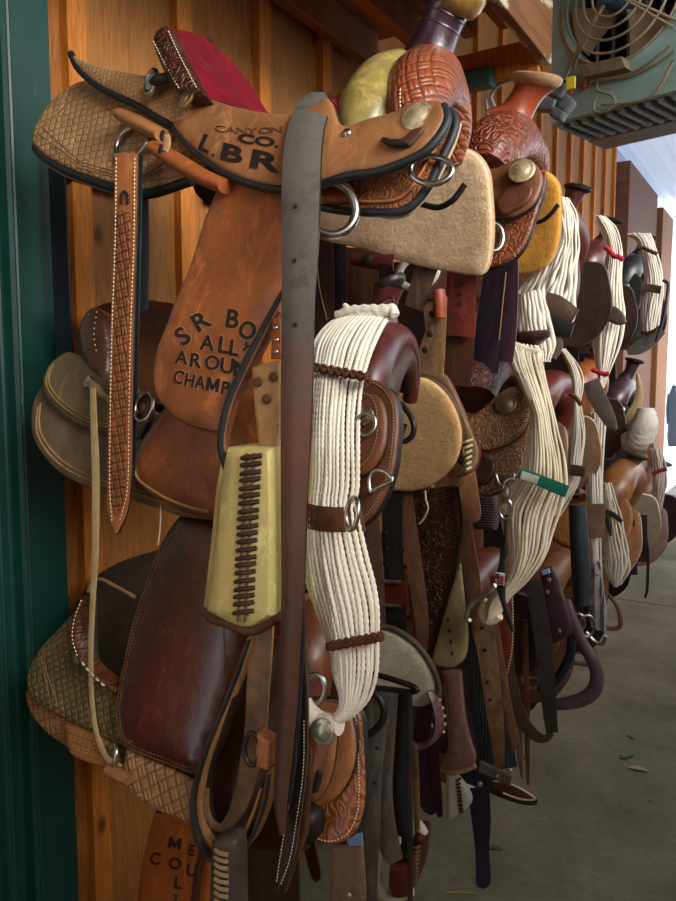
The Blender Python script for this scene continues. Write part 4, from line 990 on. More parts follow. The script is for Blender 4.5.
# fork, horn, front skirt and lining of A2
tube('fork', [atY(*p) for p in ((364, 400, .93), (371, 372, .95), (380, 349, .99), (392, 338, 1.06), (403, 341, 1.12), (410, 354, 1.17), (412, 376, 1.2), (410, 400, 1.22))], [.03, .03, .029, .025, .02, .017, .015, .014], L_MAR, A2, sub=8, seg=18)
tube('fork_lining', [atY(*p) for p in ((382, 395, 1.0), (388, 372, 1.03), (396, 358, 1.08), (404, 362, 1.15), (407, 385, 1.2))], [.024, .026, .026, .022, .02], leather('#3a1513', '#1c0908', .5), A2, sub=8, seg=14)
tube('horn_neck', [atY(*p) for p in ((380, 326, 1.06), (382, 312, 1.06), (385, 299, 1.06), (388, 286, 1.06))], [.032, .024, .022, .026], L_MAR, A2, sub=8, seg=18)
lathe('horn_cap', atY(389, 281, 1.06), Vector((-.32, -.2, 1)), [(.018, -.014), (.028, -.008), (.03, 0), (.027, .005), (.002, .007)], leather('#2b2625', '#131010', .35), A2, sx=.9)
tube('horn_tie', [atY(x, y, 1.02) for x, y in ((374, 306), (380, 302), (391, 297), (394, 303))], .0016, leather('#33201a', '#1a0f0c', .6), A2)
fs2 = PL(.855, .3)
f2 = [(362, 388), (372, 380), (382, 383), (392, 392), (398, 405), (399.5, 422), (398, 445), (395, 468), (389, 488), (379, 508), (368, 521), (355, 528), (345, 524), (335, 500, 1), (340, 400, 1)]
p = panel('front_skirt', f2, fs2, leather('#6d4128', '#38200f', .45, mott=9, amt=.7), A2, .012, .006, 5, rim=EDGEB)
dashes('stitching', [q for q in inset(f2, 4) if q[0] > 350], lambda x, y: fs2(x, y)+fs2.n*.006, THREADD, p, 2, 1.3, .0011)
j2 = [(360, 398), (372, 394), (382, 400), (387, 415), (387, 438), (382, 456), (372, 470), (358, 478), (345, 480, 1), (345, 400, 1)]
p = panel('front_jockey', j2, fs2.off(-.012), leather('#7b4a2c', '#3d2213', .45, mott=9, amt=.7), A2, .008, .006, 5, rim=EDGEB)
dashes('stitching', [q for q in inset(j2, 3.5) if q[0] > 352], lambda x, y: fs2(x, y)+fs2.n*.019, THREADD, p, 2, 1.3, .001)
concho(fs2.off(-.022)(364, 416), (.2, -1, .3), .013, plain('#8d8468', .35, .9, '#4d4632', 60), A2, 'concho')
ring('concho_ring', fs2.off(-.03)(366, 424), (.3, -1, .3), .012, .014, .0024, STEEL, A2)
ring('rigging_ring', fs2.off(-.02)(379, 480), (.2, -1, .3), .015, .014, .0026, STEEL, A2, dee=True, tilt=150)
ring('rigging_ring', fs2.off(-.075)(352, 514), (-.7, -1, .2), .015, .019, .003, STEEL, A2)
os2 = PL(1.28, -.28)
panel('off_skirt', [(366, 378), (380, 377), (400, 379), (418, 377), (430, 380), (444, 391), (455, 408), (461.5, 428), (461, 448), (454, 466), (442, 478), (428, 487), (412, 491), (395, 490.5), (378, 489), (360, 480, 1)], os2, suede('#e3b77c', '#a97c4a', 11, .45), A2, .014, .008, 5, rim=leather('#5a3a22', '#2e1c10', .6))['label'] = 'tan suede lining of the off-side skirt'
tube('fleece_fringe', [os2.off(-.012)(x, y) for x, y in ((366, 378), (380, 376.5), (393, 379.5), (406, 377), (419, 377))], .006, suede('#c9a268', '#9a7545'), A2, lobes=4, pitch=90)
tube('saddle_string', [os2.off(.0)(x, y) for x, y in ((425, 491), (426, 500), (428, 508), (424, 518), (419, 524))], .0022, THREAD, A2)
rack('black steel arm rack under the maroon-forked middle saddle, its end a rounded hook', 1.08, 1.5, [(396, 403, 1.2), (405, 408, 1.19), (413, 422, 1.18), (413, 434, 1.18), (406, 441, 1.18), (400, 440, 1.18), (402, 432, 1.185), (405, 424, 1.19)], .7)

# white mohair cinch over the A2 horn
W1Y = YF([(300, 1.0), (318, .985), (345, .90), (380, .835), (450, .79), (560, .775), (730, .765)])
WHT = cordmat('#f0ead8', '#c3b596', 16, .45); WHTD = cordmat('#e3d8c2', '#a8947a', 12, .6)
r1, P1 = cinch('cream cord cinch with brown cross bands, nearest, hanging from the maroon horn', 
   [(343, 315), (325, 328), (314, 346), (311, 375), (309, 420), (308, 471), (305, 501), (303, 530), (304.5, 560), (308, 585), (316, 610), (328, 643), (333, 673), (340, 692), (341, 706), (333, 714), (322, 711), (312, 701)],
   [(397, 313), (388, 321), (377, 343), (370, 363), (364, 386), (360, 425), (360, 486), (358, 502), (362, 526), (370, 560), (377, 585), (381, 610), (380.5, 643), (379, 672), (373, 693), (362, 708), (345, 720), (322, 722)],
   15, W1Y, WHT, [(.445, .5, BROWNB, 'ribbed')], bulge=.018, M=70, twist=True, seg=8)
for a, b in (((311, 365), (369, 376)), ((328, 645), (381.5, 635))):
    for s_ in (0, 1):
        tube('twine_band', [W1Y.off(-.034 if 0 < f < 1 else -.014)(a[0]+(b[0]-a[0])*f, a[1]+(b[1]-a[1])*f+s_*3+1.2*math.sin(f*50+s_*3.14)) for f in np.linspace(0, 1, 29)], .0036, BROWNB, r1, sub=3, lobes=2, pitch=300)
top = [W1Y(x, y)+Vector((0, -.012, 0)) for x, y in ((340, 316), (352, 313), (368, 312), (384, 312), (396, 311), (399, 316))]
tube('end_loop', top, [.006, .009, .01, .01, .009, .006], WHT, r1, lobes=2, pitch=200)
tube('end_loop', [W1Y(x, y)+Vector((0, -.01, 0)) for x, y in ((348, 306), (352, 309), (357, 314))], .0045, WHT, r1)
mesh('wrapped_end', *tube_geo(catrom([tuple(W1Y(x, y)+Vector((0, -.012, 0))) for x, y in ((308, 699), (313, 708), (322, 718), (334, 720), (345, 722))], 5), [.012]*21, 10), WHTD, r1)
ring('cinch_ring', W1Y(310, 692)+Vector((0, .01, 0)), (.5, -1, .3), .014, .018, .004, STEEL, r1)
concho(W1Y(333, 724.5)+Vector((0, -.022, 0)), (.1, -1, .1), .017, plain('#b9bda6', .4, .9, '#7a8066', 150), r1, 'coin_pendant')

# ================================================================== saddle A3 (bottom row, nearest)
A3 = thing('western_saddle', 'olive basket-stamped saddle with big maroon fender, nearest on the bottom row', 'saddle', (.6, 1.08, .95), 'saddles on the wall racks')
sk3 = PL(.955, .3); fd3 = PL(.865, .2)
L_OLG = leather('#7d6d40', '#3f3a22', .5, 'scale', 1.15, .5, 7, .5, depth=.002)
a3u = [(92, 600), (78, 610), (60, 628), (44, 645), (33, 662), (28, 677), (30, 692), (40, 704), (56, 713), (72, 722), (94, 732), (124, 746), (150, 750, 1), (150, 700), (117, 688), (95, 660)]
a3l = [(40, 690), (28, 690), (27, 700), (34, 717), (48, 733), (68, 747), (88, 758), (107, 770), (128, 776), (150, 780, 1), (150, 730)]
panel('rear_skirt', a3l, sk3, leather('#9a6f45', '#5d3d23', .5, 'basket', 1.6, .4, 7, .5, depth=.002), A3, .012, .006, 6, rim=EDGEB)
p = panel('rear_jockey', a3u, sk3.off(-.02), L_OLG, A3, .01, .008, 7, rim=EDGEB); p['label'] = 'olive basket-stamped rear jockey'
for d in (4, 7): dashes('border_line', [q for q in inset(a3u, d) if q[0] < 84 and q[1] > 612], lambda x, y: sk3.off(-.0285)(x, y), THREADD, p, 60, 0, .001, 2)
panel('ring_strap', [(65, 722, 1), (88, 732), (108, 742), (118, 760), (112, 770, 1), (92, 764), (70, 752)], sk3.off(-.03), leather('#a5733f', '#6d4522', .5, 'basket', 2.), A3, .006, .004, 4)
ring('rear_ring', sk3.off(-.045)(113, 757), (-.6, -1, .2), .016, .022, .004, STEEL, A3, tilt=30)
tube('leather_keeper', [sk3.off(-.05)(x, y) for x, y in ((108, 769), (118, 774), (130, 780))], [.009, .011, .009], leather('#9a6a45', '#5e3c22', .5), A3, flat=(.8, 1.1))
loft('seat', [[(117, 688, .885), (90, 662, .89), (77, 635, .93), (84, 600, 1.0), (112, 566, 1.1), (160, 549, 1.22)],
   [(135, 692, .885), (112, 665, .94), (104, 640, 1.0), (112, 612, 1.06), (138, 588, 1.14), (175, 575, 1.22)],
   [(165, 694, .885), (160, 680, .95), (162, 665, 1.02), (172, 650, 1.08), (188, 640, 1.16), (205, 632, 1.22)],
   [(290, 690, .885), (292, 680, .95), (296, 670, 1.02), (300, 662, 1.08), (306, 656, 1.16), (312, 650, 1.2)]], leather('#2c2213', '#171009', .7, mott=8, amt=.6, spec=.2), A3)['label'] = 'dark olive-brown seat'
cr = [(86, 598), (79, 617), (77, 637), (83, 657), (97, 674), (119, 691)]
strap('cantle_binding', [(x, y, 11) for x, y in cr], PL(.845, .12, .1), leather('#6a3c22', '#341c0f', .4, 'basket', 2.), A3, .014, cup=.008)
dashes('cantle_lacing', [(x-4.5, y+2) for x, y in cr[:4]], lambda x, y: PL(.82, .12, .1)(x, y), THREAD, A3, 2.2, 1.8, .0011)
dashes('cantle_lacing', [(82, 662), (92, 674), (106, 687)], lambda x, y: PL(.82, .12, .1)(x, y), plain('#b9ae8c', .5), A3, 4.5, 2.6, .0024)
concho(sk3.off(-.05)(76, 659), (-.25, -1, .3), .0135, plain('#8f9277', .35, .9, '#55573f', 80), A3, 'concho')
tube('saddle_string', [PL(.87, .2)(x, y) for x, y in ((88, 592), (92, 583), (100, 579), (115, 586), (135, 597))], .003, leather('#9a774a', '#5f4628', .6), A3)
f3 = [(184, 514), (205, 516), (245, 530, 1), (262, 560), (262, 600), (254, 640), (243, 690), (228, 735), (212, 770), (196, 776), (168, 766), (142, 756), (130, 750), (120, 735), (116.5, 712), (118, 690), (124, 660), (133, 620), (144, 588), (157, 552), (170, 529)]
p = panel('fender', f3, fd3, leather('#57211d', '#260d0e', .24, mott=4.5, amt=.8, coat=.7), A3, .007, .024, 48, rim=EDGEB, div=24); p['label'] = 'large glossy maroon fender'
F3 = SF[p.name]
for d in (7, 11): dashes('stitching', [q for q in inset(f3, d) if q[1] > 530 and q[0] < 235], lambda x, y: F3.at(x, y, .0003), leather('#84573d', '#4d2f1f', .6), p, 2.2, 1.3, .001, 2)
s3 = [(128, 748, 1), (145, 757), (170, 767), (192, 778, 1), (204, 782, 1), (206, 824, 1), (200, 825), (188, 822), (164, 813), (143, 801), (129, 787), (124, 770)]
panel('front_skirt', s3, sk3.off(-.035), leather('#a88257', '#654628', .5, 'basket', 1.35, .6, 7, .5, depth=.003), A3, .012, .007, 7, rim=EDGEB)['label'] = 'tan basket-stamped skirt below the fender'
# stirrup leathers hanging in a loop, buckle, laced stirrup
lpm = YF([(560, .755), (700, .73), (900, .72)])
TANL = leather('#a87b4c', '#6d4a28', .55, mott=10, amt=.5)
strap('stirrup_leather', [(247, 640, 4), (236, 672, 4.5), (220, 712, 5), (204, 752, 6), (193, 790, 6.5), (191.5, 815, 7), (196, 840, 7), (207, 858, 7), (218, 866, 5)], lpm, leather('#32302e', '#161514', .5), A3, .03, rim=TANL)
strap('stirrup_leather', [(231, 690, 3), (217, 730, 4), (205, 765, 5), (199, 795, 5.5), (199, 815, 5.5), (204, 833, 6), (215, 848, 6), (227, 852, 6), (240, 840, 5.5), (252, 815, 5), (261, 788, 4)], lpm.off(.006), TANL, A3, .03, rim=leather('#3b2a1b', '#1d140d', .6))
strap('stirrup_leather', [(262, 600, 22), (260, 640, 23), (257, 690, 22), (254, 735, 21), (249, 765, 20), (243, 792, 18), (234, 815, 14), (222, 828, 9), (211, 826, 6), (205, 812, 5), (205, 790, 4)], lpm.off(.012), leather('#8a6a44', '#33241a', .5, mott=16, amt=.9, scuff='#2b211a'), A3, .006, rim=TANL)
strap('leather_liner', [(267, 775, 4), (263, 800, 5), (255, 826, 5), (246, 845, 5), (236, 857, 5)], lpm.off(.0), leather('#4a4238', '#25201a', .6), A3, .03, rim=TANL)
ring('buckle', lpm.off(-.008)(252, 749), (.1, -1, .1), .011, .02, .0035, IRON, A3)
panel('buckle_keeper', [(257, 734, 1), (270, 741, 1), (268, 770, 1), (256, 766, 1)], lpm.off(-.008), leather('#a86c47', '#6d4026', .5), A3, .02, .003, 2)
stm3 = YF([(800, .70), (920, .695)])
q3 = [(213, 842), (218, 838), (232, 836), (238, 841), (240, 880), (240, 935, 1), (208, 935, 1), (211, 890)]
p = panel('stirrup', q3, stm3, leather('#5a5348', '#2c2620', .45, mott=14, amt=.8), A3, .02, .008, 5); p['label'] = 'grey stirrup top bound with tan lacing'
panel('saddle_body', [(196, 700, 1), (250, 640), (300, 640, 1), (312, 740), (306, 850, 1), (250, 850), (205, 838, 1), (196, 780)], PL(.93, .25), leather('#4a2a18', '#22130b', .5, mott=7, amt=.7), A3, .012, .01, 9)
ln = []
for k in range(11):
    y = 848+k*7; ln.append(tube_geo([SF[p.name].at(219, y-2, .001), SF[p.name].at(225, y, .004), SF[p.name].at(232, y+2.5, .001)], .0028, 6))
mesh('lacing', *join_geo(ln), leather('#b59a6b', '#7a6140', .6), p)
# front of A3: tooled front jockey, lining, hook
fs3 = PL(.945, .28)
g3 = [(298, 700, 1), (330, 700), (352, 705), (361, 715), (364, 745), (365.5, 780), (364.5, 808), (358, 828), (348, 839), (330, 844), (310, 836), (300, 820, 1)]
p = panel('front_skirt', g3, fs3, leather('#b06a3c', '#64351b', .45, 'floral', 1.2, 0, 9, .6, coat=.15), A3, .012, .006, 5, rim=EDGE)
dashes('stitching', [q for q in inset(g3, 4) if q[0] > 304 and q[1] > 712], lambda x, y: SF[p.name].at(x, y, .0006), THREAD, p, 2, 1.4, .0011)
g4 = [(298, 700, 1), (330, 702), (348, 710), (355, 730), (356, 755), (350, 778), (337, 797), (322, 806), (305, 808), (298, 806, 1)]
panel('front_jockey', g4, fs3.off(-.014), leather('#a36a40', '#5e361d', .45, mott=9, amt=.6), A3, .008, .006, 5, rim=EDGE)
panel('string_tab', [(312, 720), (326, 716), (336, 722), (336, 750), (332, 775), (322, 795), (312, 802), (308, 780), (314, 750)], fs3.off(-.024), leather('#95613d', '#5b371f', .45, mott=9, amt=.6), A3, .006, .004, 4, rim=EDGE)
panel('string_slot', [(318, 770), (321, 775), (317, 790), (313, 793), (314, 780)], fs3.off(-.034), BURN, A3, .004, .002, 1)
lathe('rigging_knob', fs3.off(-.02)(311, 822), (.1, -1, 0), [(.02, -.01), (.02, .012), (.012, .018), (.002, .02)], EDGEB, A3, 16, sx=1.2, sy=.8)
tube('fork', [atY(*p) for p in ((308, 695, .93), (309, 655, .95), (316, 628, 1.0), (330, 618, 1.08), (346, 628, 1.15), (352, 660, 1.2))], [.035, .045, .045, .04, .034, .03], leather('#6d3a22', '#341a0f', .4, mott=7, amt=.7, coat=.2), A3, sub=8, seg=18)
tube('horn_neck', [atY(*p) for p in ((331, 616, 1.07), (334, 600, 1.07), (338, 584, 1.07))], [.034, .026, .03], L_MAR, A3, seg=16)
lathe('horn_cap', atY(339, 580, 1.07), Vector((0, -.1, 1)), [(.02, -.012), (.03, -.005), (.03, .004), (.002, .008)], EDGEB, A3)
os3 = PL(1.155, -.28)
panel('off_skirt', [(372, 628), (385, 628), (400, 634), (416, 646), (429, 664), (436, 681), (436, 694), (430, 703), (420, 706), (400, 703), (380, 699), (355, 690, 1), (355, 640, 1)], os3, suede('#f0e8cc', '#b5ab8a', 10, .4), A3, .014, .008, 5, rim=leather('#4d4236', '#2a231c', .6))['label'] = 'pale grey-cream lining of the off-side skirt'
edge('skirt_edge', [(378, 627), (388, 627), (402, 632.5), (418, 645), (431, 663), (438, 681), (438.5, 695), (432, 704)], os3, .006, leather('#5a5043', '#322a22', .6), A3, .002)
rack('black steel arm rack at the bottom with a long flattened loop end over cream lining', 1.08, .95, [(360, 672, 1.16), (378, 675, 1.11), (398, 681, 1.1), (412, 686, 1.1), (417, 690, 1.1), (411, 692, 1.1), (395, 690, 1.1), (376, 688, 1.1)], .7)
tube('hook', [atY(x, y, 1.07) for x, y in ((360, 690), (374, 693), (383, 705), (383, 719), (374, 731), (364, 737))], .0065, IRON, A3)

# orange fender with stamped letters, hanging below A3
OF = thing('stamped_fender', 'orange leather fender stamped with dark capitals, hanging lowest below the maroon fender', 'fender', atY(172, 900, .93))
ofm = YF([(800, .93), (920, .92)])
ofp = [(155, 812, 1), (175, 816), (215, 822, 1), (214, 860), (205, 940, 1), (132, 940, 1), (137, 905), (141, 872), (148, 838)]
p = panel('fender_leather', ofp, ofm, leather('#b8682a', '#7c3d16', .42, mott=7, amt=.7, coat=.15), OF, .006, .005, 6, rim=EDGEB)
OS_ = SF[p.name]
text('lettering', [('M', 169.5, 846, 11, 8, 1.05), ('E', 189, 853, 11, 10, .9), ('E', 199, 855, 11, 10, .9), ('C', 150.5, 861.5, 12, 9, .95), ('O', 169.5, 866, 11.5, 9, 1.0), ('U', 187, 873, 12, 8, .95),
    ('L', 175, 886, 11.5, 6, 1.0), ('2', 174, 899, 7, 5, 1.1)], lambda x, y: OS_.at(x, y, .0002), leather('#3d1d0d', '#241107', .6), p, bold=.025)
strap('leather_hanger', [(185, 760, 30), (186, 800, 34), (187, 822, 40)], ofm.off(.006), leather('#8a4f24', '#54300f', .5), OF, .005)
strap('edge_strap', [(202, 850, 5), (197, 872, 6), (194, 900, 7), (192, 935, 7)], ofm.off(-.02), leather('#5a2d26', '#2e1512', .4, coat=.2), OF, .006)
# ================================================================== saddle B2 (middle row, second)
B2 = thing('western_saddle', 'dark maroon tooled saddle, second on the middle row, beside the cinch with the green band', 'saddle', (.5, 1.68, 1.35), 'saddles on the wall racks')
zb2 = PL(1.425, .28); jb2 = PL(1.395, .3)
L_DKM = leather('#54251f', '#2a1210', .45, 'floral', 2.2, 0, 8, .5, depth=.0012)
L_DBR = leather('#966a45', '#39240f', .42, 'floral', 2.5, 0, 8, .5)
tube('fork', [atY(*p) for p in ((474, 400, 1.45), (476, 383, 1.48), (484, 369, 1.55), (498, 362, 1.64), (511, 368, 1.74), (520, 386, 1.8), (521, 410, 1.85))], [.045, .05, .052, .045, .036, .03, .028], L_DKM, B2, sub=8, seg=20)
tube('horn_neck', [atY(*p) for p in ((512, 372, 1.68), (518, 358, 1.68), (524, 345, 1.68), (527, 336, 1.68))], [.036, .026, .028, .042], L_MAR, B2, seg=18)
lathe('horn_cap', atY(530, 334, 1.68), Vector((-.05, -.12, 1)), [(.026, -.02), (.044, -.01), (.046, 0), (.04, .006), (.002, .008)], leather('#3c1f1f', '#1e0f10', .35), B2)
ring('concho_ring', atY(503, 369, 1.56), (.2, -1, .3), .009, .014, .002, STEEL, B2)
j = [(474, 415), (488, 404), (500, 393), (512, 387), (522, 389), (528.5, 397), (531, 410), (526, 427), (516, 439), (503, 446), (490, 450), (478, 450), (468, 440, 1), (466, 420, 1)]
panel('front_jockey', j, jb2, L_DBR, B2, .01, .006, 5, rim=EDGEB)
concho(jb2.off(-.008)(506, 404), (.1, -1, .4), .021, plain('#7b6c4f', .4, .8, '#473b28', 90), B2)
s = [(470, 448, 1), (490, 452), (505, 447), (518, 438), (528, 424), (531, 415), (530.5, 436), (526, 456), (520, 475), (511, 486), (500, 492), (486, 496), (476, 492), (468, 480, 1)]
p = panel('front_skirt', s, zb2, leather('#9a694a', '#442b18', .42, 'floral', 2.7, 0, 8, .5), B2, .012, .006, 4, rim=EDGEB)
panel('string_tab', [(478, 457), (488, 458), (495, 464), (493, 476), (486, 484), (477, 484), (474, 470)], zb2.off(-.012), leather('#3d2519', '#20130c', .45), B2, .006, .004, 3)
ring('rigging_ring', zb2.off(-.02)(505, 479), (.2, -1, .3), .016, .016, .0028, STEEL, B2, dee=True)
ring('rigging_ring', zb2.off(-.03)(512, 487), (.5, -1, .2), .016, .015, .003, STEEL, B2)
s = [(450, 352), (466, 350, 1), (478, 360, 1), (470, 420), (474, 450), (472, 466), (462, 472), (446, 478), (434, 484, 1), (440, 430), (425, 390)]
p = panel('rear_skirt', [(419, 373, 1), (432, 371), (446, 375), (458, 398), (468, 422), (477, 444), (479, 454), (473, 470), (456, 477, 1), (464, 458), (463, 430), (457, 408), (446, 391), (432, 381)], PL(1.365, .28), leather('#7c6641', '#473822', .5, mott=9, amt=.6), B2, .012, .006, 5, rim=leather('#7a2c24', '#3d1511', .5))
ln = []
for k in range(6):
    y = 440+k*5.6; ln.append(tube_geo([PL(1.356, .28)(463+k*.6, y+3), PL(1.352, .28)(467, y+1.5), PL(1.356, .28)(473-k*.4, y-1)], .0026, 6))
mesh('lacing', *join_geo(ln), THREAD, p)
strap('saddle_string', [(466, 470, 16), (468, 490, 18), (471, 508, 17), (473, 523, 15)], PL(1.34, .1), leather('#a06e42', '#6d4526', .55), B2, .006, round_end=True)
panel('blanket_pad', [(476, 494, 1), (494, 496, 1), (497, 512), (494, 530, 1), (474, 529, 1), (472, 510)], PL(1.47, .1), leather('#3d3330', '#211b19', .7, 'lines', 2., 1.57), B2, .02, .006, 4)
# fender of B2 with carved flowers, stirrup leather, folded stirrup
f = [(408, 490, 1), (430, 488), (456, 485, 1), (460, 505), (461, 526), (456, 556), (448, 590), (440, 620), (432, 652), (424, 655), (420, 610), (414, 560), (409, 520)]
p = panel('fender', f, PL(1.425, .05), leather('#54301f', '#24140c', .38, 'floral', 1.9, 0, 8, .4, depth=.0015, coat=.15), B2, .008, .006, 5, rim=EDGEB); p['label'] = 'dark fender carved with flowers'
tube('fender_piping', [PL(1.415, .05)(x, y) for x, y in ((457, 486), (461, 506), (462, 526), (457, 557), (449, 591), (441, 621), (433, 654))], .0045, EDGEB, B2)
q = [(461, 560, 1), (464, 590), (467.5, 620), (468.5, 640), (465, 658), (455, 667), (446, 668), (434, 665), (432, 658), (437, 640), (445, 612), (454, 580)]
p = panel('stirrup_leather', q, PL(1.41, .05), leather('#a29365', '#5c4f31', .5, mott=10, amt=.6), B2, .008, .006, 5, rim=EDGEB)
for k, (x, y) in enumerate(((448, 620), (449.5, 631), (451, 642), (452, 653))): lathe('punch_hole', PL(1.40, .05)(x, y), (0, -1, 0), [(.0032, 0), (.003, .001), (.0005, .0012)], BURN, B2, 8, sx=1.5, sy=.8)
q = [(442, 671, 1), (452, 669), (462, 670, 1), (463.5, 690), (466, 715), (471, 738), (476, 754), (474, 765), (466, 768), (457, 771), (447, 771), (441, 768), (446, 755), (448.5, 742), (447, 715)]
STM = PL(1.40, .02)
p = panel('stirrup', q, STM, leather('#8d6560', '#4a2e2e', .4, mott=12, amt=.6, coat=.25), B2, .05, .008, 5, rim=EDGEB); p['label'] = 'purple-brown leather-covered stirrup'
dashes('stitching', [q_ for q_ in inset(q, 2) if q_[1] > 675], lambda x, y: SF[p.name].at(x, y, .0005), THREADD, p, 1.8, 1.3, .001, 2)
edge('stirrup_tread', [(441, 768), (449, 771.5), (458, 771.5), (467, 769), (475, 765)], STM, .006, leather('#b49069', '#7a5b3c', .6), p)
rack('black steel arm rack under the maroon tooled saddle of the middle row', 1.68, 1.42, None, .7)

# ------------------------------------------------------------------ straps hanging in the dark between the saddles (latigos, billets, stirrups)
def hang(label, parts, cat='strap', name='leather_strap', group=None):
    """one hung strap: parts = [(part name, centre line, map, material, keywords)]"""
    m0 = parts[0]; x, y = m0[1][0][:2]
    r = thing(name, label, cat, m0[2](x, y), group)
    out = []
    for nm, cl, mp, mat, kw in parts: out.append(strap(nm, cl, mp, mat, r, **kw))
    return r
def holes(r, mp, pts, rad=.0035):
    for x, y in pts: lathe('punch_hole', mp(x, y)+mp.n*.001, mp.n, [(rad, 0), (rad*.9, .0006), (.0004, .0008)], BURN, r, 8)
G_ = 'leather straps hanging between the saddles'
BR1 = leather('#835a43', '#33211a', .5, mott=10, amt=.7); BR2 = leather('#9a7450', '#3f2c1c', .5, mott=12, amt=.7); BR3 = leather('#664738', '#241814', .5, mott=10, amt=.6)
GRY = leather('#766d63', '#2c2825', .55, mott=10, amt=.6); PUR = leather('#3a2030', '#1c0f18', .4, mott=8, amt=.6, coat=.2); NAVY = leather('#272838', '#12121b', .5, amt=.5)
m = YF([(0, 1.36)])
# under the red-seated saddle, above the tan suede skirt
m1 = YF([(0, 1.30)]); m2 = YF([(0, 1.40)]); m3 = YF([(0, 1.46)])
r = hang('dark brown strap end hanging through the white ring beside the middle saddle horn', [('strap_body', [(428, 262, 22), (422, 280, 21), (416, 300, 20), (413, 308, 18)], m1, BR3, {})])
ring('ring', YF([(0, 1.33)])(418, 272), (.3, -1, .1), .037, .03, .0075, plain('#e8ebe6', .35), r, tilt=-20)['label'] = 'white ring'
r = hang('tan riveted strap with orange keeper tapering up, behind the tan suede skirt', [('strap_body', [(441, 296, 12), (438, 320, 16), (433, 345, 24), (428, 375, 30)], m1.off(.02), BR2, {})])
tube('keeper', [m1(439, 290), m1(440, 303), m1(440, 318)], [.014, .016, .014], leather('#a54a22', '#6a2c12', .45), r, flat=(.8, 1))['label'] = 'orange keeper'
for x, y in ((432, 314), (430, 334), (425, 350)): lathe('rivet', m1(x, y), (0, -1, 0), [(.007, .0), (.006, .003), (.001, .004)], EDGEB, r, 12)
r = hang('wide red-brown billet with three holes below the tan suede skirt', [('strap_body', [(462, 255, 30), (461, 290, 30), (459, 313, 30)], m2, leather('#7c3324', '#431a12', .45, amt=.6), {}), ('wide_keeper', [(459, 312, 32), (458, 324, 33), (457, 336, 33)], m2.off(-.012), leather('#7a3024', '#451a13', .45), {'thick': .012}), ('strap_tail', [(457, 334, 34), (455, 360, 36), (452, 385, 36)], m2.off(.01), leather('#5b3320', '#331c11', .5), {})])
holes(r, m2, ((461.5, 284), (460.5, 294), (460, 304)), .0045)
r = hang('near-black purple strap, wider one of the dark pair above the maroon tooled saddle', [('strap_body', [(497, 255, 22), (494, 290, 25), (489, 330, 28), (484, 372, 28)], m3, leather('#281b2c', '#140d17', .45), {})])
r = hang('plum strap with a pale seam beside the near-black one, above the maroon horn', [('strap_body', [(512, 255, 12), (511, 290, 14), (508, 335, 16), (505, 362, 15)], m3.off(.0), PUR, {})])
tube('seam', [m3.off(-.003)(x, y) for x, y in ((506, 272), (503, 300), (499, 340))], .0014, THREADD, r)
holes(r, m3, ((510, 292), (509, 305)))
# between the white cinch and the carved fender
ma = YF([(0, 1.33)]); mb = YF([(0, 1.345)]); mc = YF([(0, 1.36)])
r = hang('brown leather strap just right of the white cinch, leftmost in the dark gap', [('strap_body', [(369, 505, 16), (372, 540, 17), (376, 590, 15), (380, 640, 12)], ma, BR3, {})])
r = hang('black strap with two bright bars and a red patch right of the cream cinch', [('strap_body', [(392, 490, 20), (392, 540, 20), (395, 590, 20), (397, 660, 20)], mb, leather('#1d1917', '#0d0b0a', .5), {}), ('red_patch', [(395, 583, 22), (396, 595, 22), (397, 605, 22)], mb.off(-.006), leather('#5f2414', '#34130b', .4), {})])
for y in (581.5, 605.5): tube('metal_bar', [mb.off(-.012)(x, y+(x-390)*.06) for x in (384, 392, 401)], .0045, STEEL, r)
holes(r, mb, ((386.5, 533), (387, 548), (388, 565)))
r = hang('reddish-brown strap left of the carved flower fender', [('strap_body', [(404, 488, 14), (409, 530, 15), (416, 580, 15), (421, 620, 14), (422, 650, 10)], mc, BR1, {}), ('strap_tail', [(410, 585, 8), (416, 630, 7), (420, 650, 5)], mc.off(.01), BR2, {})])
# below the cream lining of A3
md = YF([(0, 1.17)]); me_ = YF([(0, 1.19)]); mf = YF([(0, 1.21)])
r = hang('wide dark grey strap below the cream lining, reaching out of the picture at the bottom', [('strap_body', [(381, 690, 22), (377, 720, 23), (372, 770, 19), (371, 830, 17), (370, 880, 14), (370, 915, 13)], md, GRY, {})])
holes(r, md, ((377, 748), (375, 783)))
r = hang('grey-brown strap bending right at its lower end, beside the wide dark grey strap', [('strap_body', [(390, 690, 16), (387, 730, 16), (383, 780, 17), (384, 820, 20), (390, 850, 20), (396, 862, 14)], me_, leather('#7a6e63', '#423a34', .5), {})])
r = hang('near-black strap with a small white mark, hanging left of the red laced stirrup', [('strap_body', [(403, 690, 14), (402, 740, 14), (400, 800, 16), (401, 840, 18), (402, 858, 16)], mf, leather('#2d2723', '#171412', .5), {})])
bevel(mesh('white_mark', *box_geo(mf(401.5, 838)+Vector((0, -.008, 0)), .006, .003, .014), plain('#e9e6df', .5), r, smooth=False), .001)
r = hang('narrow dark strap, straight edge right of the near-black strap', [('strap_body', [(409, 690, 6), (409, 760, 5.5), (409.5, 830, 5), (410, 915, 5)], mf.off(-.012), leather('#3a302b', '#1d1815', .5), {}), ('strap_back', [(414, 745, 6), (416, 790, 6), (417, 830, 5)], mf.off(.03), BR2, {})])
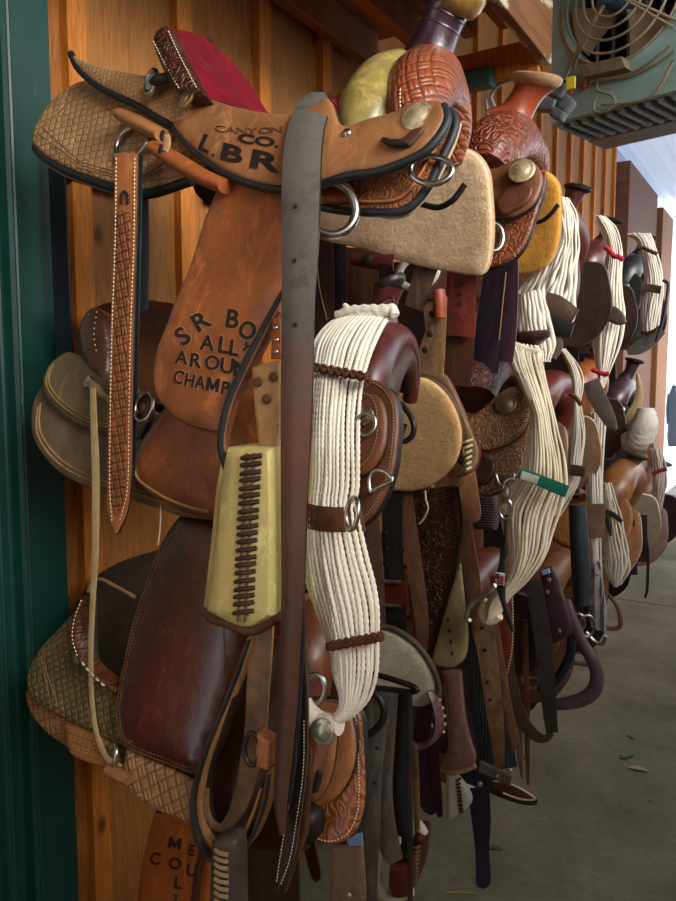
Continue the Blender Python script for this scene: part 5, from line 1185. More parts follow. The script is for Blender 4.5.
def side_stirrup(label, outline_px, mp, cover, rimpts, rimmat, rimr=.01, lace=None, name='stirrup'):
    x, y = outline_px[0][:2]; r = thing(name, label, 'stirrup', mp(x, y))
    p = panel('leather_cover', outline_px, mp, cover, r, .05, .01, 4)
    if rimpts: tube('frame', [mp.off(.015)(a, b) for a, b in rimpts], rimr, rimmat, r, sub=6, seg=10)
    if lace:
        (x0, y0), (x1, y1), n, hw, lm = lace; g = []
        for k in range(n):
            f_ = (k+.5)/n; cx_, cy_ = x0+(x1-x0)*f_, y0+(y1-y0)*f_
            g.append(tube_geo([SF[p.name].at(cx_-hw, cy_+.6, .0005), SF[p.name].at(cx_, cy_, .003), SF[p.name].at(cx_+hw, cy_-.6, .0005)], .0028, 6))
        mesh('lacing', *join_geo(g), lm, r)
    return r
RWH = plain('#d9d6c2', .5, 0, '#a8a382', 20)
side_stirrup('dark red stirrup with a white rawhide tread, below the grey straps', [(391, 862, 1), (400, 863), (408, 862, 1), (410, 880), (409, 894), (400, 897), (392, 896, 1), (389, 880)], YF([(0, 1.2)]), leather('#6d1d18', '#3a0f0c', .35, coat=.3), [(377, 850), (375, 868), (378, 885), (386, 896), (397, 897), (410, 890)], RWH, .012)
side_stirrup('dark red laced stirrup with a white top, standing clear above the floor', [(413, 838, 1), (418, 834), (424, 838, 1), (422, 855), (420, 870), (415, 886), (411, 889, 1), (411, 860)], YF([(0, 1.25)]), leather('#5c2019', '#33110d', .4), [(413, 828), (416, 824), (421, 828), (424, 834)], RWH, .01, ((419, 842), (415, 880), 9, 3.4, THREADD))
r = thing('hanging_fender', 'pale brown leather panel at the bottom edge, below the orange-brown skirt', 'fender', YF([(0, 1.0)])(347, 870))
pp = panel('panel_leather', [(331, 846, 1), (347, 846), (362, 846, 1), (364, 870), (366, 930, 1), (329, 930, 1), (330, 880)], YF([(0, 1.0)]), leather('#8a6f57', '#5b4636', .55, mott=9, amt=.5), r, .006, .004, 3)
strap('upper_leather', [(348, 800, 26), (347, 825, 28), (347, 848, 30)], YF([(0, 1.01)]), BR3, r)
lathe('rivet', YF([(0, .99)])(349, 895), (0, -1, 0), [(.005, 0), (.004, .002), (.001, .003)], BRASS, r, 10)
panel('paper_label', [(346, 836, 1), (362, 833, 1), (363, 846, 1), (348, 846, 1)], YF([(0, .995)]), plain('#7f95b8', .6), r, .002, .001, 1)['label'] = 'blue-grey label'
r = hang('dark maroon strap tip with a pale seam, left of the pale brown panel', [('strap_body', [(305, 800, 10), (308, 840, 11), (313, 865, 11), (317, 882, 8)], YF([(0, 1.1)]), leather('#4a1c20', '#260e10', .4), {'round_end': True})])
# purple leathers left of the purple-brown stirrup
mg = YF([(0, 1.32)])
r = thing('strap_loop', 'pinkish worn leather strap looped beside the cream lining', 'strap', mg(432, 720))
tube('loop', [mg(x, y) for x, y in ((431, 690), (436, 702), (439, 718), (437, 733), (428, 743), (416, 746), (408, 742))], [.012, .014, .015, .015, .014, .012, .01], leather('#84616a', '#4a3138', .4, mott=20, amt=.7, coat=.2), r, flat=(.5, 1.2))
ln = [tube_geo([mg.off(-.012)(x-1.5, y), mg.off(-.016)(x, y), mg.off(-.012)(x+1.5, y)], .003, 5) for x, y in ((439, 700), (442, 708), (443.5, 716), (444, 724), (443, 732))]
mesh('beads', *join_geo(ln), plain('#b59055', .5), r)
for label, cl, mat in (('dark purple strap with a row of seams below the looped pink strap', [(416, 748, 16), (420, 775, 17), (426, 800, 16), (433, 815, 10)], PUR),
    ('maroon strap ending in a point left of the white laced stirrup', [(432, 745, 12), (434, 775, 12), (437, 800, 10), (440, 818, 5)], leather('#3f1d22', '#210f12', .4)),
    ('dark maroon strap passing behind the looped pink strap', [(424, 690, 14), (424, 715, 16), (420, 745, 16)], leather('#4a2228', '#261114', .4))):
    r = hang(label, [('strap_body', cl, mg.off(.03), mat, {'round_end': True})])
r = side_stirrup('white rawhide stirrup with a column of dark laces, low above the floor', [(446, 773, 1), (458, 773, 1), (465, 782), (472, 794), (471.5, 803), (462, 812), (449, 819), (447, 800)], YF([(0, 1.42)]), plain('#d6d6c4', .5, 0, '#a9a891', 18), None, None, 0, ((459, 776), (463, 811), 10, 1.8, leather('#3a2418', '#20140d', .5)))
# right of the carved fender
mh = YF([(0, 1.40)]); mi_ = YF([(0, 1.385)]); mj = YF([(0, 1.37)]); mk = YF([(0, 1.44)])
r = hang('tan-brown strap running down from the tan saddle string to the steel hook', [('strap_body', [(458, 500, 10), (464, 530, 14), (469, 560, 16), (474, 600, 17), (478, 640, 15)], mh, BR1, {})])
r = hang('wide slate-grey webbing strap behind the punched brown straps', [('strap_body', [(470, 620, 20), (474, 660, 26), (482, 700, 34), (492, 740, 40), (497, 770, 40)], mk, leather('#3f464e', '#24292e', .7, 'lines', 1.5, 0), {})])
r = hang('worn brown strap with punched holes hanging over the steel hook', [('strap_body', [(476, 600, 22), (482, 625, 21), (488, 660, 19), (493, 700, 17), (497, 735, 14), (499, 768, 9)], mi_, leather('#93704f', '#41301f', .5, mott=14, amt=.9), {'round_end': True})])
holes(r, mi_, ((482, 628), (485, 650), (487, 682), (490, 700)), .004)
tube('steel_hook', [mi_.off(-.015)(x, y) for x, y in ((496, 586), (485, 594), (475, 602), (469, 610), (467.5, 618), (470, 622))], .0065, STEEL, r)['label'] = 'bright steel hook'
r = hang('narrower brown strap with a blunt tip right of the punched one', [('strap_body', [(489, 600, 9), (496, 640, 9), (502, 680, 10), (508, 715, 10), (515, 742, 9), (516, 749, 8)], mi_.off(.01), BR1, {})])
r = hang('red-brown stitched fender tip behind the steel hook', [('strap_body', [(497, 575, 16), (504, 610, 17), (505, 645, 16), (504, 668, 12), (503, 681, 6)], mk.off(-.02), leather('#7d3a20', '#46200f', .4, amt=.5, coat=.2), {'round_end': True})])
dashes('stitching', [(512, 585), (513, 620), (512, 650), (507, 674)], lambda x, y: mk.off(-.026)(x, y), THREAD, r, 1.8, 1.3, .0012)
r = hang('black stitched strap tip with a red-brown face, sticking out to the right above the floor', [('strap_body', [(455, 772, 13), (480, 781, 15), (505, 791, 16), (525, 799, 13), (537, 803, 5)], mh.off(.02), EDGE, {}), ('red_face', [(495, 783, 10), (508, 789, 12), (522, 796, 10), (533, 800, 4)], mh.off(.012), leather('#6b3223', '#3d1b12', .45), {})])
tube('stitched_rim', [mh.off(.005)(x, y) for x, y in ((493, 781), (507, 783), (523, 790), (535, 799), (520, 799), (503, 793))], .0018, THREAD, r)
r = thing('strap_buckle', 'grey flat steel strap clasp with two round studs at the end of the slate webbing', 'buckle', mh(495, 772))
bevel(mesh('clasp_bar', *box_geo(mh.off(-.012)(495, 773), .07, .008, .026, Matrix.Rotation(.17, 3, 'Y')), plain('#7f7f7b', .45, .7, '#55534e', 40), r, smooth=False), .004)
for x, y in ((480, 784), (497, 776), (510, 771)): lathe('stud', mh.off(-.018)(x, y), (0, -1, 0), [(.006, 0), (.0055, .003), (.001, .005)], STEEL, r, 12)
r = hang('dark purple strap with a rounded end hanging lowest above the floor', [('strap_body', [(478, 788, 22), (481, 820, 19), (482, 850, 14), (483, 875, 15), (482.5, 889, 15)], mk.off(-.02), leather('#2a2038', '#171022', .65), {'round_end': True})])
# black lead rope with snap hooked on B2
mL = YF([(0, 1.27)])
r = thing('snap_lead', 'black lead with steel snap and tiny flag patch, hanging from the maroon saddle ring', 'lead', mL(505, 500))
tube('snap', [mL(x, y) for x, y in ((507, 488), (506, 496), (505, 503))], [.006, .008, .005], STEEL, r, seg=10)
ring('snap_gate', mL(505.5, 509), (.1, -1, 0), .011, .018, .0032, STEEL, r)
strap('lead_strap', [(506, 515, 4), (505.5, 530, 3), (505, 543, 4), (504, 552, 8), (502, 562, 6), (501, 575, 9), (501, 590, 8), (503, 602, 5), (508, 618, 5), (513, 632, 3)], mL, leather('#1f2124', '#0f1011', .7), r, .006)
g = [box_geo(mL(501, 578)+Vector((0, -.006, 0)), .017, .003, .022)]
bevel(mesh('flag_patch', *g[0], plain('#d9d2d4', .6), r, smooth=False), .001)
bevel(mesh('flag_stripes', *join_geo([box_geo(mL(502, 575.5+2.2*k)+Vector((.001, -.0085, 0)), .013, .002, .0022) for k in range(4)]), plain('#a8323c', .6), r, smooth=False), .0003)
bevel(mesh('flag_field', *box_geo(mL(499.5, 575)+Vector((0, -.0095, 0)), .007, .002, .009), plain('#38406d', .6), r, smooth=False), .0003)

# cinch W2 over the B2 horn
W2Y = YF([(336, 1.60), (352, 1.56), (372, 1.43), (400, 1.36), (470, 1.335), (620, 1.34)])
GRN = plain('#0f7a66', .5, 0, '#0b5a4c', 20)
W2M = cordmat('#eee2c8', '#b08e62', 9, .75)
r2, P2 = cinch('cream cord cinch with a green and white band around its middle', [(498, 341), (506, 352), (508, 360), (514, 372), (519, 382), (526, 397), (531, 412), (529, 435), (526, 453), (520, 475), (508, 490), (500, 505), (503, 530), (507, 548), (507, 570), (498, 586), (488, 600), (488, 617)],
   [(540, 347), (542, 352), (542, 358), (544, 368), (548, 384), (551, 396), (555, 414), (559, 434), (564, 452), (567, 468), (568, 484), (563, 505), (556, 528), (550, 550), (541, 566), (526, 583), (512, 596), (501, 613)], 15, W2Y, W2M, (), bulge=.03, M=64, seg=7, wob=.2)
strap('green_band', [(519, 473, 11), (533, 478, 11), (550, 485, 12), (567, 492, 12)], W2Y.off(-.055), GRN, r2, .004)['label'] = 'green band'
strap('white_label', [(521, 475, 8), (529, 477.5, 8), (538, 480.5, 8)], W2Y.off(-.061), plain('#dcdcd2', .5, 0, '#b0b0a0', 60), r2, .002)
tube('end_loop', [W2Y.off(-.02)(x, y) for x, y in ((497, 340), (503, 342), (514, 347), (528, 352), (540, 354))], [.008, .011, .012, .011, .008], W2M, r2)
tube('tie_wire', [atY(x, y, 1.55) for x, y in ((508, 322), (511, 332), (514, 343), (516, 352))], .002, STEEL, r2)
tube('end_loop', [W2Y(x, y) for x, y in ((489, 602), (484, 612), (488, 620), (499, 614))], .012, W2M, r2)

# ================================================================== saddles further down the aisle, built alike
def far_saddle(label, px, Yc, body, swell, skirt, lining, horncap=None, hornh=1., rows=True, s=1., fender=True, stirrup=True, fork_r=.05, front=True, hidehorn=False):
    T = atY(px[0], px[1], Yc); X, Z = T.x, T.z-.05
    r = thing('western_saddle', label, 'saddle', (X-.2, Yc, Z-.3), 'saddles on the wall racks')
    tube('fork', [(X-.02, Yc-.17, Z-.12), (X, Yc-.14, Z-.04), (X+.01, Yc-.07, Z+.0), (X+.01, Yc, Z+.01), (X+.01, Yc+.07, Z), (X, Yc+.14, Z-.04), (X-.02, Yc+.17, Z-.12)], [fork_r*.8, fork_r*1.1, fork_r, fork_r*.95, fork_r, fork_r*1.1, fork_r*.8], swell, r, sub=5, seg=14)
    if not hidehorn:
        tube('horn_neck', [(X+.01, Yc, Z+.04), (X+.03, Yc, Z+.075*hornh), (X+.045, Yc, Z+.12*hornh)], [.034, .024, .03], swell, r, sub=4, seg=12)
        lathe('horn_cap', (X+.05, Yc, Z+.125*hornh), (.25, 0, 1), [(.022, -.012), (.04, -.004), (.042, .004), (.03, .009), (.002, .011)], horncap or EDGEB, r, 18)
    N = SIDE(X, Yc, Z, .15, .3, -1); N2 = N.off(-.014); O = SIDE(X, Yc, Z, .15, .3, 1)
    sk = [(8, -9), (11, -16), (11, -24), (7, -31), (0, -34), (-15, -34), (-32, -34), (-45, -32), (-53, -26), (-54, -18), (-47, -11), (-30, -12), (-10, -9)]
    panel('near_skirt', sk, N, skirt, r, .014, .006, 4, rim=lining or EDGEB, sub=4, div=10)
    panel('off_skirt', sk, O, skirt, r, .014, .006, 4, rim=lining or leather('#54403a', '#2e221f', .5), sub=4, div=10)
    if front: panel('front_jockey', [(2, -4), (7, -8), (8, -15), (5, -22), (-4, -25), (-16, -23), (-22, -17), (-14, -11), (-5, -6)], N2, body, r, .008, .005, 3, rim=EDGEB, sub=4, div=10)
    panel('rear_jockey', [(-22, -14), (-34, -13), (-46, -10), (-58, -8), (-56, -14), (-44, -20), (-30, -22), (-20, -20)], N2, body, r, .008, .005, 3, rim=EDGEB, sub=4, div=8)
    near = [Vector((X-.40, Yc-.15, Z-.06)), Vector((X-.33, Yc-.16, Z-.09)), Vector((X-.24, Yc-.15, Z-.11)), Vector((X-.12, Yc-.14, Z-.09)), Vector((X-.03, Yc-.13, Z-.05))]
    seat_mesh('seat', near, Yc, body, r, [(.11, .07), (.03, .03), (-.02, 0), (-.01, 0), (.03, 0)], 11)
    tube('cantle', [(X-.40, Yc-.16, Z-.07), (X-.44, Yc-.12, Z+.01), (X-.475, Yc, Z+.055), (X-.44, Yc+.12, Z+.01), (X-.40, Yc+.16, Z-.07)], .018, body, r, sub=5, seg=10)
    concho((X+.005, Yc-.215, Z-.1), (0, -1, .3), .02, STEEL, r)
    ring('rigging_ring', (X+.01, Yc-.265, Z-.27), (.2, -1, .2), .024, .02, .004, STEEL, r, dee=True)
    if fender:
        fo = [(-14, -24), (-23, -24), (-30, -42), (-33, -54), (-29, -62), (-20, -64), (-12, -56), (-11, -40)]
        for sg in (-1, 1):
            FN = SIDE(X, Yc, Z, .20, .12, sg); panel('fender', fo, FN, body, r, .007, .004, 3, rim=EDGEB, sub=4, div=8)
            if stirrup:
                b_ = Vector((X-.215, Yc+sg*.275, Z-.66))
                tube('stirrup', [b_+Vector((-.0, 0, .04)), b_+Vector((-.05, 0, -.03)), b_+Vector((-.062, 0, -.12)), b_+Vector((0, 0, -.14)), b_+Vector((.062, 0, -.12)), b_+Vector((.05, 0, -.03)), b_+Vector((0, 0, .04))], .012, body, r, sub=4, seg=8, flat=(1, 1))
    return r, X, Z
def simple_rack(label, Yc, Z): rack(label, Yc, Z, None, .62)
L_B3 = leather('#5c2a1e', '#2d140e', .36, mott=8, amt=.6, coat=.25)
far_saddle('dark red-brown saddle low in the shadow, second on the bottom row', (480, 552), 1.72, L_B3, L_B3, leather('#6d4a33', '#382417', .5), None, hidehorn=True, stirrup=False)
simple_rack('black steel arm rack in the shadow under the red-brown bottom saddle', 1.72, 1.0)
far_saddle('dark saddle behind the braided cinch, third on the top row', (560, 208), 2.28, BR3, leather('#5d2b20', '#2d1510', .4), BR1, None, hornh=.8)
simple_rack('black steel arm rack under the top saddle behind the braided cinch', 2.28, 1.93)
far_saddle('maroon-brown saddle behind the cinch with red ties, fourth on the top row', (597, 243), 2.9, leather('#694239', '#3a211d', .42, amt=.5), leather('#5e2a26', '#301413', .35, coat=.3), leather('#6b473d', '#3a2520', .45), None)
simple_rack('black steel arm rack under the fourth top saddle with red-tied cinch', 2.9, 1.9)
far_saddle('black saddle with black skirts, fifth on the top row beside the far posts', (634, 256), 3.5, leather('#24272c', '#121416', .4, coat=.2), leather('#22262b', '#111315', .4, coat=.2), leather('#2a2d31', '#15171a', .45), None)
simple_rack('black steel arm rack under the black top saddle', 3.5, 1.9)
far_saddle('red-maroon saddle behind the narrow white cinch, third on the middle row', (550, 372), 2.28, leather('#70402e', '#3b2018', .42, amt=.5), leather('#6d2520', '#37110f', .32, coat=.35), leather('#7a563e', '#45301f', .45), leather('#c29a78', '#8d6a4b', .8), hidehorn=True)
simple_rack('black steel arm rack under the red-maroon third middle saddle', 2.28, 1.42)
far_saddle('orange-tan saddle behind the tall white cinch, fourth on the middle row', (586, 362), 2.9, leather('#a05f34', '#5e3620', .42, amt=.5), leather('#a45a2c', '#643419', .36, coat=.2), leather('#8a5a3a', '#4d3220', .45), None, hornh=.7)
simple_rack('black steel arm rack under the orange-tan fourth middle saddle', 2.9, 1.45)
_, X_, Z_ = far_saddle('dark plum saddle with a cream rim on its skirt, fifth on the middle row', (622, 378), 3.5, leather('#3b3038', '#1d181c', .42), leather('#4a3038', '#241820', .35, coat=.2), leather('#34323a', '#1a191d', .45), leather('#c9a97d', '#94754c', .7))
simple_rack('black steel arm rack under the dark plum saddle with the cream rim', 3.5, 1.42)
far_saddle('brown saddle with tan fork low beside the blue-black strap, third on the bottom row', (556, 552), 2.3, leather('#7a4f30', '#42291a', .45), leather('#8a5a34', '#4c301b', .4), leather('#6d4a33', '#382619', .5), None, hidehorn=True, stirrup=False)
simple_rack('black steel arm rack under the tan-forked bottom saddle', 2.3, .98)
far_saddle('light orange-tan saddle with wide cream-edged skirts, fourth on the bottom row', (622, 462), 2.9, leather('#b07442', '#6f4526', .42, amt=.5), leather('#9b6638', '#5d3b20', .38, coat=.2), leather('#b57a48', '#744a2a', .45), suede('#d8cbb0', '#b3a482'), fork_r=.06, hornh=.6)
simple_rack('black steel arm rack under the light orange-tan bottom saddle', 2.9, 1.12)
far_saddle('pinkish-tan saddle at the far end of the bottom row beside the deck boards', (650, 468), 3.55, leather('#9c7866', '#66493c', .5), leather('#8b5a4a', '#55352b', .4), leather('#a98a76', '#735848', .5), None, hornh=.6)
simple_rack('black steel arm rack under the pinkish-tan far saddle', 3.55, 1.12)
# cream rim crescent and ring on the plum saddle's skirt
# ------------------------------------------------------------------ far cinches
CW = cordmat('#ece6d6', '#bdb09a', 10, .5); CW2 = cordmat('#ddd6cb', '#a99f94', 10, .5); CWG = cordmat('#d5cfc0', '#8f8a78', 10, .7)
REDT = plain('#b5222c', .7)
cinch('cream braided cinch fanning into loose cords, hung behind the yellow-lined saddle', [(557, 199), (554, 210), (556, 226), (556, 240), (545, 258), (531, 277), (518, 294)], [(570, 199), (576, 212), (578.5, 228), (579.5, 244), (579, 268), (576, 296), (571, 322)], 13, YF([(195, 1.98), (240, 1.93), (330, 1.90)]), CW, (), fat=.6, bulge=.03, M=40, seg=6, wob=.35)
r, PP = cinch('short ribbed cream cinch stacked in folds above the maroon saddle horn', [(517, 298), (517, 312), (517.5, 335), (522, 350), (538, 362)], [(544, 289), (549, 310), (553, 330), (556, 343), (551, 362)], 9, YF([(280, 1.74), (365, 1.72)]), CW, (), fat=.6, bulge=.02, M=40, seg=6)
m_ = YF([(0, 1.86)])
r = hang('brown leather cinch end with a black padded buckle below the fanned cords', [('strap_body', [(543, 303, 24), (556, 308, 26), (574, 318, 20)], m_, leather('#6d5345', '#40302a', .6), {'thick': .012}), ('black_pad', [(549, 321, 16), (560, 327, 18), (572, 331, 14)], m_.off(-.004), leather('#1f2626', '#101414', .6), {'thick': .012}), ('strap_tail', [(549, 336, 16), (556, 345, 14), (552, 358, 8)], m_, leather('#7a655a', '#4a3b34', .6), {'thick': .01})], 'strap', 'cinch_end')
W5 = YF([(200, 2.66), (235, 2.62), (400, 2.56)])
r5, _ = cinch('long cream cinch with red ties and a brown leather patch', [(595, 217), (600, 230), (606, 246), (606, 258), (602, 275), (597, 296), (593, 310), (592, 325), (593, 345), (596, 366), (600, 385)], [(606, 217), (617, 228), (621, 242), (623, 258), (623, 278), (624, 298), (626, 312), (625, 325), (621, 342), (613, 366), (604, 388)], 10, W5, CW, (), fat=.6, bulge=.025, M=40, seg=6, wob=.2)
tube('red_tie', [W5.off(-.06)(x, y) for x, y in ((605, 247), (610, 251), (614, 256), (619, 257), (623, 260))], .008, REDT, r5, lobes=3, pitch=120)['label'] = 'red cord tie'
tube('red_tie', [W5.off(-.06)(x, y) for x, y in ((592, 369), (598, 372), (604, 374), (609, 374))], .008, REDT, r5, lobes=3, pitch=120)['label'] = 'red cord tie'
panel('leather_patch', [(593, 310), (598, 306), (608, 305), (618, 308), (625, 316), (626, 323), (618, 325), (610, 322), (600, 317)], W5.off(-.06), leather('#5f4a4c', '#382a2c', .5), r5, .01, .006, 3)
ring('patch_ring', W5.off(-.08)(597, 313), (-.3, -1, 0), .014, .02, .004, STEEL, r5)
W6 = YF([(220, 3.2), (250, 3.16), (400, 3.1)])
r6, _ = cinch('cream cinch with a dark brown cross strap, farthest on the top row', [(627, 235), (636, 240), (641, 255), (644, 275), (643, 292), (641, 305), (641, 320), (643, 338), (646, 347)], [(650, 234), (654, 243), (659, 258), (663, 275), (664.5, 290), (662, 306), (659, 322), (656, 336), (653, 347)], 9, W6, CW2, (), fat=.62, bulge=.02, M=40, seg=6, wob=.2)
strap('cross_strap', [(641, 288, 7), (650, 288, 8), (661, 290, 8)], W6.off(-.05), leather('#5d4a3e', '#382c25', .5), r6, .006)
tube('twine_band', [W6.off(-.045)(x, y) for x, y in ((638, 248), (644, 248), (650, 251), (657, 254))], .007, BROWNB, r6, lobes=3, pitch=120)
tube('twine_band', [W6.off(-.045)(x, y) for x, y in ((641, 331), (648, 333), (656, 330))], .007, BROWNB, r6, lobes=3, pitch=120)
tube('hanging_cord', [W6.off(-.07)(x, y) for x, y in ((663, 280), (668, 284), (667, 296), (664, 316), (656, 342))], .006, EDGE, r6)
W7 = YF([(345, 2.04), (380, 1.99), (440, 1.96), (520, 1.95)])
r7, _ = cinch('narrow white cinch knotted over the third middle saddle, widening into striped cords', [(560, 349), (565, 358), (570, 372), (573, 388), (574, 400), (572, 420), (569, 445), (567, 470), (560, 492), (551, 512)], [(566, 349), (577, 362), (583, 376), (583, 390), (581, 402), (584, 420), (586, 440), (583, 462), (578, 486), (560, 516)], 9, W7, CWG, (), fat=.6, bulge=.02, M=44, seg=6, wob=.25)
tube('twine_band', [W7.off(-.04)(x, y) for x, y in ((570, 394), (576, 398), (581, 405))], .006, BROWNB, r7)
strap('buckle_strap', [(570, 470, 11), (578, 471, 11), (585, 472, 10)], W7.off(-.04), leather('#4d3a30', '#2a201a', .5), r7, .008)
W8 = YF([(395, 2.56), (520, 2.5), (640, 2.46)])
r8, _ = cinch('tall straight white cinch with a brown leather cuff and a sheepskin end', [(589, 412), (587, 440), (586, 470), (587, 505), (589, 535), (591, 558), (592, 582)], [(606, 414), (605, 440), (603, 470), (604, 505), (602, 528), (601, 552), (602, 590)], 8, W8, CW2, (), fat=.62, bulge=.02, M=40, seg=6, wob=.2)
strap('leather_cuff', [(596, 504, 18), (596, 520, 18), (596, 538, 15)], W8.off(-.035), leather('#94735c', '#5f4636', .6), r8, .006)
panel('sheepskin_end', [(591, 565), (600, 560), (603, 585), (606, 610), (606, 632), (598, 630), (590, 626), (588, 600)], W8.off(-.01), suede('#a8a3a2', '#77706f', 30, .7), r8, .03, .015, 5, disp=lambda x, y: .008*math.sin(x*2.1+y*1.3))
W9 = YF([(480, 2.58), (600, 2.5)])
r9, _ = cinch('pale cinch spreading to a rounded lower end, beside the tall straight white one', [(603, 482), (605, 505), (605, 530), (604, 552), (606, 572), (614, 586)], [(612, 482), (619, 505), (625, 532), (631, 556), (632, 567), (622, 584)], 8, W9, cordmat('#d8d2bf', '#8c8270', 10, .7), (), bulge=.03, M=34, seg=6, wob=.25)
strap('black_tie', [(604, 512, 6), (612, 514, 5), (622, 522, 4)], W9.off(-.04), EDGE, r9, .006); strap('black_tie', [(606, 515, 5), (609, 527, 5), (611, 536, 2)], W9.off(-.045), EDGE, r9, .006)
W10 = YF([(440, 3.2), (540, 3.16)])
r10, _ = cinch('pinkish white cinch with a red tie, last one by the deck boards', [(650, 448), (652, 465), (653, 485), (652, 505), (648, 522)], [(662, 448), (666, 465), (667, 485), (662, 508), (652, 526)], 7, W10, cordmat('#cfc2bb', '#9c8c86', 10, .5), (), bulge=.02, M=30, seg=6, wob=.2)
tube('red_tie', [W10.off(-.05)(x, y) for x, y in ((652, 474), (659, 471), (667, 469))], .008, plain('#8d2f38', .7), r10)
# grey leather tongue, fluffy pad, cream crescent
r = hang('grey-brown leather tongue slanting across the red-tied cinch end', [('strap_body', [(590, 381, 18), (596, 395, 18), (604, 410, 16), (611, 423, 12), (616, 430, 4)], YF([(0, 2.48)]), leather('#6d625c', '#443c38', .55), {'thick': .01})])
r = hang('long grey leather flap crossing below the farthest top cinch', [('strap_body', [(627, 352, 6), (638, 348, 13), (650, 340, 14), (662, 329, 10)], YF([(0, 3.08)]), leather('#67635f', '#42403d', .5), {'thick': .01})])
fl = thing('fleece_pad', 'small white fleece pad lying over the far middle saddles', 'pad', atY(636, 432, 3.1))
tube('fleece', [YF([(0, 3.12)])(x, y) for x, y in ((646, 408), (645, 422), (640, 434), (632, 440), (622, 440))], [.03, .05, .055, .05, .03], cordmat('#ddd6ca', '#a39a8e', 20, .6), fl, seg=12, lobes=5, pitch=60)
cc = thing('skirt_rim', 'cream crescent-shaped skirt rim with a steel ring on the dark plum saddle', 'trim', atY(630, 410, 3.18))
strap('cream_crescent', [(637, 374, 3), (639.5, 388, 7), (638, 402, 9), (632, 414, 10), (623, 422, 8), (613, 427, 3)], YF([(0, 3.18)]), suede('#d3b98f', '#a58a61'), cc, .012)
ring('steel_ring', YF([(0, 3.15)])(619, 410.5), (0, -1, .1), .02, .018, .0045, STEEL, cc)
# ------------------------------------------------------------------ low straps and stirrups on the right
mm = YF([(0, 1.9)]); mn = YF([(0, 1.85)]); mo = YF([(0, 1.8)])
r = hang('broad blue-black padded strap with two steel rings, hanging right of the brown bottom saddle', [('strap_body', [(577, 505, 17), (578, 530, 18), (580, 560, 19), (581, 590, 17), (581, 606, 14)], mn.off(.25), leather('#2e3a42', '#171e23', .5, mott=14), {'thick': .02, 'cup': .01})])
ring('steel_ring', mn.off(.23)(578, 622), (.2, -1, 0), .018, .024, .004, STEEL, r); ring('steel_ring', mn.off(.22)(587, 626), (.6, -1, 0), .02, .03, .004, STEEL, r)
tube('hook', [mn.off(.23)(x, y) for x, y in ((586, 632), (594, 641), (602, 644), (606, 636))], .005, STEEL, r)
st = thing('stirrup', 'bent wooden stirrup with purple leather plate, hanging lowest on the right', 'stirrup', mn(575, 640))
tube('frame', [mn(x, y) for x, y in ((566, 600), (572, 618), (582, 642), (592, 660), (597, 675), (594, 690), (583, 699), (568, 703), (552, 704), (544, 698))], [.012, .014, .015, .016, .017, .018, .018, .017, .015, .012], leather('#6d5a60', '#3d3036', .35, mott=16, coat=.35), st, flat=(1, .7), seg=12)
panel('leather_plate', [(540, 572, 1), (551, 567), (557, 575), (564, 598), (571, 622), (571, 634), (560, 641), (548, 646, 1), (544, 610)], mn.off(-.02), leather('#4b3640', '#271b21', .45, mott=9), st, .012, .006, 4)
for x, y in ((549, 580), (547, 592), (559, 631)): lathe('rivet', mn.off(-.032)(x, y), (0, -1, 0), [(.006, 0), (.005, .003), (.001, .004)], plain('#b98d6a', .4, .7), st, 10)
panel('plate_clip', [(541, 571, 1), (549, 568, 1), (550, 573, 1), (542, 576, 1)], mn.off(-.036), plain('#8ab6d6', .4), st, .004, .002, 1)['label'] = 'light blue clip'
tube('rubber_lining', [mn.off(.03)(x, y) for x, y in ((572, 632), (570, 655), (560, 675), (548, 686), (540, 688))], .02, leather('#27303a', '#13181d', .6), st, flat=(.6, 1))
r = hang('dark grey-brown strap looping low, right of the brown strap tips', [('strap_body', [(533, 580, 17), (538, 610, 17), (543, 640, 17), (547, 680, 16), (550, 715, 14), (552, 733, 12)], mo, leather('#4a4340', '#28231f', .5, mott=12, scuff='#7d7670'), {}), ('strap_return', [(552, 733, 6), (545, 739, 8), (535, 736, 11), (523, 722, 13), (513, 700, 15), (507, 670, 15), (506, 640, 13), (507, 610, 10)], mo.off(.03), leather('#6d574a', '#3a2d26', .5, mott=10), {})])
r = hang('thin brown strap hanging straight behind the looping dark strap', [('strap_body', [(524, 620, 6), (526, 680, 6), (527, 730, 6), (528, 785, 3)], mo.off(.08), BR1, {})])
r = hang('thin greyish strap ending in a point left of the looping strap', [('strap_body', [(516, 690, 7), (518, 730, 8), (520, 760, 5), (522, 778, 2)], mo.off(.05), leather('#7a685a', '#463a31', .5), {})])
r = hang('dark plum strap falling below the light orange-tan saddle', [('strap_body', [(640, 515, 14), (640, 540, 15), (641, 562, 13)], YF([(0, 2.75)]), leather('#4b2c34', '#28171c', .5), {})])
r = hang('navy strap left of the dark plum one below the light orange-tan saddle', [('strap_body', [(630, 520, 9), (632, 545, 9), (634, 575, 7)], YF([(0, 2.7)]), NAVY, {})])
r = hang('thin plum string trailing below the far saddles', [('strap_body', [(645, 530, 2.5), (648, 555, 3), (647, 590, 3), (645, 598, 2)], YF([(0, 2.72)]), PUR, {})])

